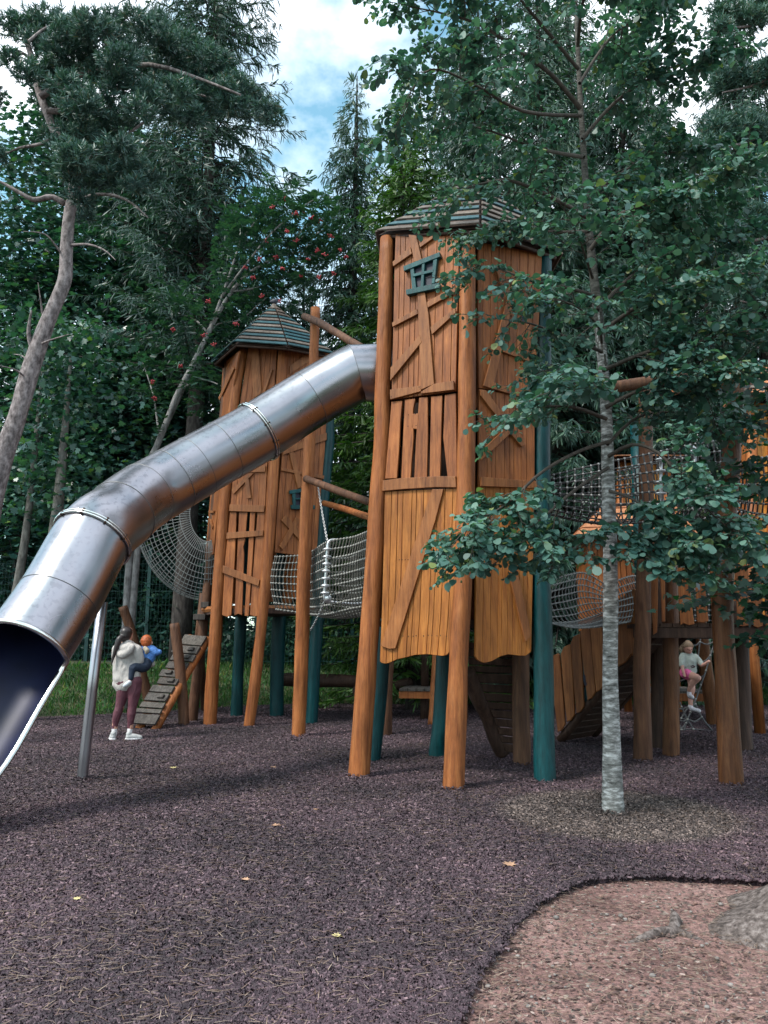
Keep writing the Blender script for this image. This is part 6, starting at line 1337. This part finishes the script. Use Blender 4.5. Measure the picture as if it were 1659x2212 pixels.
def right_pine():
    Y = 13.5; T = thing('pine_tree', 'blue green pine leaning in from the top right corner', 'tree', (P(1790, 1500, Y).x, Y, 0))
    mb = MB(); tp = [(1790, 1560), (1770, 1000), (1750, 500), (1720, 150), (1690, -150)]
    mb.tube(smooth_path([P(x, y, Y) for x, y in tp], 24), lerps([.2, .18, .15, .12, .06], 24), 12, wob=.12, seed=3)
    rs = np.random.default_rng(6); cs = []; rr = []
    for (x0, y0, x1, y1, n) in ((1725, 120, 1560, 200, 7), (1730, 250, 1490, 330, 8), (1735, 350, 1560, 300, 6), (1700, 10, 1560, 60, 6), (1745, 480, 1530, 520, 7), (1750, 640, 1600, 650, 5), (1755, 780, 1590, 720, 5)):
        Y1 = Y+rs.uniform(-1, .8); mb.tube(smooth_path([P(x0, y0, Y), P((x0+x1)/2, (y0+y1)/2+18, (Y+Y1)/2), P(x1, y1, Y1)], 8), lerps([.045, .012], 8), 6)
        for i in range(n):
            t = .25+.75*i/(n-1); x, y = x0+(x1-x0)*t+rs.normal(0, 14), y0+(y1-y0)*t+rs.normal(0, 16)-10; Yp = Y+(Y1-Y)*t; cs.append(tuple(P(x, y, Yp))); rr.append((44-12*t)*Yp*1.12/F)
    mb.build('trunk', M['pinebark'], T)
    np_obj('crown', tufts(cs, rr, 220, rs, .10, 18, .015), 5, M['pine'], T)
right_pine()

# -- rowan with red berries
def rowan():
    Y = 16.4; b = G(285, 1555); T = thing('rowan_tree', 'slender rowan with grey stems and red berry clusters beside the smaller tower', 'tree', (P(275, 1480, Y).x, Y, .0))
    mb = MB(); rs = np.random.default_rng(9); tips = []
    stems = [[(262, 1530), (290, 1100), (345, 950), (395, 840), (440, 740), (480, 640), (520, 520), (528, 490)], [(270, 1530), (310, 1080), (372, 880), (410, 800), (450, 720), (500, 630), (560, 575), (640, 545), (700, 560)], [(440, 740), (470, 700), (520, 690), (580, 640), (650, 600)], [(480, 640), (540, 560), (590, 500), (650, 450), (680, 430)], [(395, 840), (430, 820), (470, 830), (500, 850)], [(450, 720), (420, 690), (370, 670), (330, 640)], [(520, 520), (560, 470), (600, 440)], [(500, 630), (560, 620), (620, 590), (690, 500), (720, 520)], [(345, 950), (330, 850), (300, 760)], [(560, 575), (600, 560), (660, 490), (700, 470)]]
    for i, s in enumerate(stems):
        dy = rs.uniform(-1.2, 1.2) if i > 1 else rs.uniform(-.2, .2); pts = smooth_path([P(x, y, Y + dy*(k/(len(s)-1))) for k, (x, y) in enumerate(s)], 22)
        r0 = .085 if i < 2 else .03; mb.tube(pts, lerps([r0, r0*.75, r0*.5, .008], 22), 7, wob=.12, seed=i)
        for p in pts[10 if i < 2 else 5:]:
            for _ in range(2): tips.append(np.array(p) + rs.normal(0, .28, 3))
    mb.build('trunk', M['rowanbark'], T)
    for _ in range(60):
        x, y = rs.uniform(460, 735), rs.uniform(410, 640); tips.append(np.array(P(x, y, Y + rs.uniform(-1, 1))))
    # compound leaves: paired leaflets on a stalk
    C, D, N = [], [], []
    for t in tips:
        for _ in range(6):
            d = nrm(rs.normal(0, 1, 3)*np.array([1, 1, .35]) + np.array([0, 0, -.25])); up = nrm(np.array([0, 0, 1]) + rs.normal(0, .3, 3)); sd_ = np.cross(d, up); o = t + rs.normal(0, .16, 3)
            for k in range(6):
                for sg in (-1, 1): C.append(o + d*k*.028); D.append(nrm(sd_*sg + d*.5)); N.append(up)
    C, D, N = map(np.array, (C, D, N)); np_obj('crown', cards(C, D, N, rs.uniform(.06, .1, len(C)), OVAL), len(OVAL), M['rowan'], T)
    bpx = [(617, 430), (588, 447), (640, 462), (672, 470), (690, 478), (655, 455), (735, 540), (748, 555), (530, 577), (610, 580), (596, 555), (650, 595), (665, 560), (603, 650), (566, 640), (690, 600), (375, 713), (440, 725), (330, 825), (333, 860), (462, 745), (700, 550), (715, 510), (560, 560), (575, 520), (640, 520), (685, 540), (720, 590), (545, 600), (620, 500), (450, 650), (510, 700), (390, 790)]
    for i, (x, y) in enumerate(bpx):
        c = np.array(P(x, y, Y-1.0+rs.uniform(-.4, .5))); q = MB()
        for _ in range(16): q.ball(tuple(c + rs.normal(0, .026, 3)*np.array([1, 1, .7])), .017, 0, 5, 4)
        q.build('berry_cluster', M['berry'], T)
rowan()

# -- the young alder in front
def alder():
    T = thing('alder_tree', 'young white flecked tree with round glossy leaves in front of the large tower', 'tree', AL); rs = np.random.default_rng(17)
    Y0 = AL.y
    tk = [(1325, 1757), (1321, 1600), (1318, 1450), (1319, 1250), (1314, 1050), (1310, 900), (1300, 760), (1283, 600), (1270, 470), (1262, 350), (1254, 220), (1247, 80), (1240, -100), (1232, -300)]
    tp = smooth_path([P(x, y, Y0+.02*i) for i, (x, y) in enumerate(tk)], 70); mb = MB()
    tp = [tp[0]+Vector((.01, 0, -.1))] + tp
    mb.tube(tp, [.1] + lerps([.1, .076, .069, .066, .062, .056, .05, .044, .038, .033, .028, .023, .018, .01], 70), 16, wob=.08, seed=2)
    for k, v in enumerate(mb.f[:-2]): mb.m[k] = 1 if k//16 > 31 + (k*7 % 5) else 0
    mb.build('trunk', [M['alderbark'], M['upperbark']], T)
    bm_ = MB(); C, D, N, S = [], [], [], []; kat = bm_
    def leaves_on(pts, dens, size):
        dens *= 2.0; size *= .9
        L = sum((pts[i+1]-pts[i]).length for i in range(len(pts)-1)); n = max(3, int(L*dens))
        for k in range(n):
            t = (k+rs.random())/n*(len(pts)-1); a = min(int(t), len(pts)-2); p = pts[a].lerp(pts[a+1], t-a); d = (pts[a+1]-pts[a]).normalized()
            side = d.cross(Vector((0, 0, 1))); side = side.normalized() if side.length > .1 else Vector((1, 0, 0)); sg = 1 if k % 2 else -1
            ld = np.array(side*sg*rs.uniform(.4, 1.2) + d*rs.uniform(.1, .9) + Vector((0, 0, rs.normal(-.35, .35)))); ld = nrm(ld)
            C.append(np.array(p) + ld*.018); D.append(ld); N.append(nrm(np.array([rs.normal(0, .6), rs.normal(-.25, .6), 1.0]))); S.append(size*rs.uniform(.45, 1.25))
    def twig(p, d, l, r, lev, dens, size):
        d = Vector(d).normalized(); pts = [Vector(p)]; nseg = 5
        for i in range(nseg):
            d = (d + Vector(rs.normal(0, .16, 3)) + Vector((0, 0, -.05 if lev else -.02))).normalized(); pts.append(pts[-1]+d*l/nseg)
        bm_.tube(pts, lerps([r, r*.35], nseg), 4, 0, False)
        if lev == 0: leaves_on(pts[1:], dens, size)
        else:
            leaves_on(pts[2:], dens*.5, size)
            for i in range(1, nseg+1):
                for _ in range(1 if rs.random() < .65 else 2):
                    sd_ = d.cross(Vector((0, 0, 1))).normalized()*(1 if rs.random() < .5 else -1)
                    twig(pts[i], d*.6 + sd_*rs.uniform(.4, 1.2) + Vector((0, 0, rs.normal(-.05, .3))), l*rs.uniform(.35, .6), r*.6, lev-1, dens, size)
            if rs.random() < .3:
                for _ in range(4): kat.ball(tuple(pts[-1]+Vector(rs.normal(0, .03, 3))-Vector((0, 0, .04))), .009, 1, 5, 4, (1, 1, 1.4))
    def limb(px, r0, dens=26, size=.075, n2=5, l2=.5, start=.3, lev=1):
        pts = smooth_path([P(x, y, Yv) for x, y, Yv in px], 16); bm_.tube(pts, lerps([r0, r0*.6, r0*.2], 16), 6, 0, False, wob=.12, seed=px[0][1]) if False else bm_.tube(pts, lerps([r0, r0*.6, r0*.2], 16), 6, 0, False)
        L = sum((pts[i+1]-pts[i]).length for i in range(16)); m = max(4, int(L*n2*(2.2 if px[1][0] > px[0][0] else 1.2)))
        for k in range(m):
            t = start + (1-start)*(k+rs.random())/m; a = min(int(t*16), 15); p = pts[a]; d = (pts[a+1]-pts[a]).normalized(); sd_ = d.cross(Vector((0, 0, 1))).normalized()*(1 if k % 2 else -1)
            twig(p, d*rs.uniform(.3, 1) + sd_*rs.uniform(.3, 1.1) + Vector((0, 0, rs.normal(.05, .4))), l2*rs.uniform(.6, 1.2), .006, lev, dens, size)
        twig(pts[-1], pts[-1]-pts[-2], l2, .005, 1, dens, size)
    y = Y0
    # lower left, drooping before the tower
    limb([(1312, 955, y), (1250, 975, y-.25), (1170, 1020, y-.5), (1100, 1085, y-.65), (1040, 1120, y-.75), (1000, 1150, y-.8)], .02, 30, .08, 6, .36, .45)
    limb([(1314, 1010, y), (1240, 1060, y-.3), (1170, 1120, y-.5), (1100, 1170, y-.6), (1050, 1200, y-.65)], .018, 30, .08, 6, .34, .4)
    limb([(1310, 905, y), (1240, 880, y-.2), (1170, 880, y-.4), (1110, 895, y-.5)], .02, 26, .075, 6, .36, .3)
    limb([(1306, 830, y), (1240, 800, y+.2), (1180, 800, y+.2)], .016, 24, .075, 5, .4, .3)
    limb([(1300, 760, y), (1230, 730, y-.3), (1150, 700, y-.45), (1090, 690, y-.5)], .018, 24, .075, 5, .36, .35)
    limb([(1288, 640, y), (1220, 620, y-.3), (1140, 605, y-.5), (1060, 575, y-.6), (1010, 590, y-.6)], .018, 24, .075, 5, .32, .35)
    limb([(1268, 470, y), (1190, 425, y-.2), (1100, 390, y-.35), (1030, 400, y-.4), (990, 415, y-.4)], .024, 24, .075, 6, .4, .25)
    limb([(1272, 500, y), (1180, 500, y+.4), (1100, 480, y+.6), (1020, 500, y+.3)], .02, 24, .075, 6, .4, .25)
    limb([(1262, 340, y), (1160, 320, y+.3), (1050, 280, y+.5), (950, 260, y+.6)], .022, 24, .08, 6, .5, .25)
    limb([(1254, 235, y), (1190, 160, y-.2), (1120, 110, y-.3), (1040, 55, y-.4), (960, 30, y-.4), (890, 15, y-.4)], .028, 24, .08, 7, .5, .25)
    limb([(1250, 150, y), (1150, 30, y-.3), (1080, -50, y-.5), (980, -120, y-.6)], .022, 24, .08, 7, .6, .3)
    limb([(1255, 250, y), (1130, 240, y-.5), (1020, 180, y-.8), (930, 150, y-.9), (880, 210, y-.9)], .02, 24, .08, 6, .45, .3)
    # right side
    limb([(1275, 540, y), (1330, 470, y-.2), (1400, 440, y-.4), (1500, 400, y-.5), (1600, 375, y-.5)], .024, 26, .08, 7, .45, .25)
    limb([(1270, 430, y), (1320, 390, y+.3), (1400, 340, y+.6), (1500, 320, y+.8)], .02, 24, .08, 6, .5, .25)
    limb([(1258, 300, y), (1330, 220, y-.1), (1420, 160, y-.2), (1520, 120, y-.2)], .022, 24, .08, 6, .45, .25)
    limb([(1252, 180, y), (1320, 80, y+.2), (1400, 20, y+.4), (1450, -60, y+.4)], .02, 24, .08, 7, .55, .25)
    limb([(1248, 100, y), (1260, 0, y-.4), (1300, -80, y-.7), (1340, -160, y-.8)], .02, 24, .08, 7, .6, .2)
    limb([(1295, 720, y), (1380, 660, y-.3), (1480, 610, y-.5), (1600, 590, y-.6)], .024, 26, .08, 7, .45, .2)
    limb([(1290, 670, y), (1360, 600, y+.4), (1450, 540, y+.7), (1580, 500, y+.8)], .022, 26, .08, 7, .5, .2)
    limb([(1303, 800, y), (1400, 760, y-.4), (1500, 740, y-.5), (1620, 720, y-.5)], .022, 26, .08, 7, .45, .2)
    limb([(1308, 880, y), (1390, 840, y-.2), (1480, 830, y-.4), (1580, 800, y-.5)], .022, 26, .08, 6, .4, .25)
    limb([(1312, 960, y), (1380, 900, y+.3), (1470, 890, y+.3), (1550, 900, y+.3)], .018, 24, .075, 6, .4, .3)
    limb([(1315, 985, y), (1370, 960, y-.3), (1430, 985, y-.5), (1490, 1060, y-.6), (1560, 1130, y-.7), (1610, 1160, y-.7)], .02, 26, .08, 6, .36, .4)
    limb([(1317, 1060, y), (1370, 1080, y-.3), (1430, 1130, y-.5), (1490, 1190, y-.6)], .016, 30, .085, 7, .34, .35)
    limb([(1318, 1130, y), (1290, 1150, y-.3), (1230, 1190, y-.5), (1180, 1195, y-.55)], .014, 28, .08, 6, .3, .3)
    limb([(1318, 1090, y), (1350, 1140, y-.4), (1400, 1200, y-.5)], .012, 28, .085, 6, .3, .4)
    limb([(1300, 740, y), (1290, 700, y-.5), (1240, 660, y-.8), (1180, 640, y-.9)], .016, 24, .08, 6, .4, .25)
    limb([(1280, 600, y), (1260, 540, y-.5), (1230, 470, y-.8)], .016, 24, .08, 6, .4, .25)
    limb([(1306, 840, y), (1280, 820, y-.5), (1230, 830, y-.8), (1180, 850, y-.9)], .014, 24, .08, 6, .4, .25)
    bm_.build('branches', [M['twig'], simple('green_catkin', (.06, .09, .03), .7)], T); 
    C, D, N, S = map(np.array, (C, D, N, S))
    # the photo's crown leaves the tower window free and the tower's right face half open
    dep = (C-np.array(CAM))@np.array(FWD); qx = W/2+F*C[:, 0]/dep; qy = H/2-F*((C-np.array(CAM))@np.array(UPV))/dep
    bare = ((qx > 840) & (qx < 948) & (qy > 515) & (qy < 660)) | ((qx > 1010) & (qx < 1115) & (qy > 600) & (qy < 960) & (rs.random(len(qx)) < .45))
    C, D, N, S = C[~bare], D[~bare], N[~bare], S[~bare]
    np_obj('crown', cards(C, D, N, S, ROUND), len(ROUND), M['alder'], T)
    print('ALDER LEAVES', len(C))
alder()
# -- dark maple reaching in from the right edge
def maple():
    Y = 7.4; T = thing('maple_tree', 'dark maple foliage reaching in from the right edge before the deck', 'tree', (4.6, Y, 0)); rs = np.random.default_rng(23)
    mb = MB(); mb.tube(smooth_path([(4.6, Y, -.1), (4.55, Y, 1.5), (4.65, Y, 3.5), (4.5, Y, 6)], 12), lerps([.13, .1, .03], 12), 10, wob=.1); C, D, N, S = [], [], [], []
    for (x0, y0, x1, y1, dY) in [(1800, 1150, 1560, 1190, -.1), (1800, 1080, 1600, 1050, .3), (1800, 1300, 1590, 1270, -.2), (1800, 1350, 1620, 1310, .2), (1800, 1210, 1540, 1240, .5), (1800, 950, 1560, 920, .4), (1800, 880, 1540, 890, .2), (1800, 1020, 1530, 1010, .4), (1800, 1400, 1640, 1380, -.2), (1800, 800, 1600, 860, .6), (1800, 1250, 1480, 1300, 1.2)]:
        pts = smooth_path([P(x0, y0, Y), P((x0+x1)/2, (y0+y1)/2-10, Y+dY*.5), P(x1, y1, Y+dY)], 12); mb.tube(pts, lerps([.016, .004], 12), 5, 0, False)
        for p in pts[2:]:
            for _ in range(11):
                o = rs.normal(0, 1, 3)*np.array([.16, .2, .06]); C.append(np.array(p)+o); D.append(nrm(np.array([-.6, -.2, -.5])+rs.normal(0, .5, 3))); N.append(nrm(np.array([0, -.3, 1])+rs.normal(0, .35, 3))); S.append(rs.uniform(.07, .13))
    mb.build('trunk', M['greybark'], T); np_obj('crown', cards(*map(np.array, (C, D, N, S)), LOBED), len(LOBED), M['maple'], T)
maple()

# -- big trunk with root flare at the right edge of the foreground
def root_tree():
    c = Vector((2.56, 4.18, -.03)); T = thing('old_tree', 'broad grey trunk base with spreading roots at the lower right edge', 'tree', c); mb = MB(); n = 48; rows = []
    hs = [-.1, 0, .04, .1, .18, .28, .4, .6, .9, 1.4, 2.2, 3.5, 6, 9]
    for h in hs:
        ring = []
        for j in range(n):
            a = 2*math.pi*j/n; fl = math.exp(-max(h, 0)*6); lob = max(0, math.cos(a-math.pi*1.03))**9*.46 + max(0, math.cos(a-math.pi*1.45))**6*.35 + max(0, math.cos(a-.6))**6*.4 + max(0, math.cos(a-2.3))**6*.35
            r = .30*(1-.03*h) + fl*(.10 + lob) + -.05*fl*max(0, math.cos(a*7+1)) + .025*mnoise.noise(Vector((math.cos(a)*2.5, math.sin(a)*2.5, h*2))) + .02*mnoise.noise(Vector((math.cos(a)*9, math.sin(a)*9, h*3)))
            ring.append((c.x+.13*max(h, 0)+r*math.cos(a), c.y+r*math.sin(a), c.z+h))
        rows += ring
    mb.add(rows, [[i*n+j, i*n+(j+1) % n, (i+1)*n+(j+1) % n, (i+1)*n+j] for i in range(len(hs)-1) for j in range(n)], 0, True); mb.build('trunk', M['rootbark'], T)
    def rootp(px, r, lift=.0):
        q = MB(); pts = smooth_path([G(x, y, -.035)+Vector((0, 0, z)) for x, y, z in px], 14); q.tube(pts, lerps(r, 14), 10, wob=.3, seed=px[0][0]); q.build('root', M['rootbark'], T)
    rootp([(1350, 2040, -.01), (1385, 2033, .008), (1425, 2022, .016), (1465, 2018, .012), (1520, 2030, -.01)], [.008, .018, .022, .018, .01])
    rootp([(1446, 2024, -.02), (1455, 2012, .01), (1459, 2000, .025), (1456, 1990, .035)], [.032, .034, .03, .02])
    rootp([(1415, 2040, -.006), (1428, 2062, .0), (1422, 2090, -.012)], [.008, .01, .006])
root_tree()
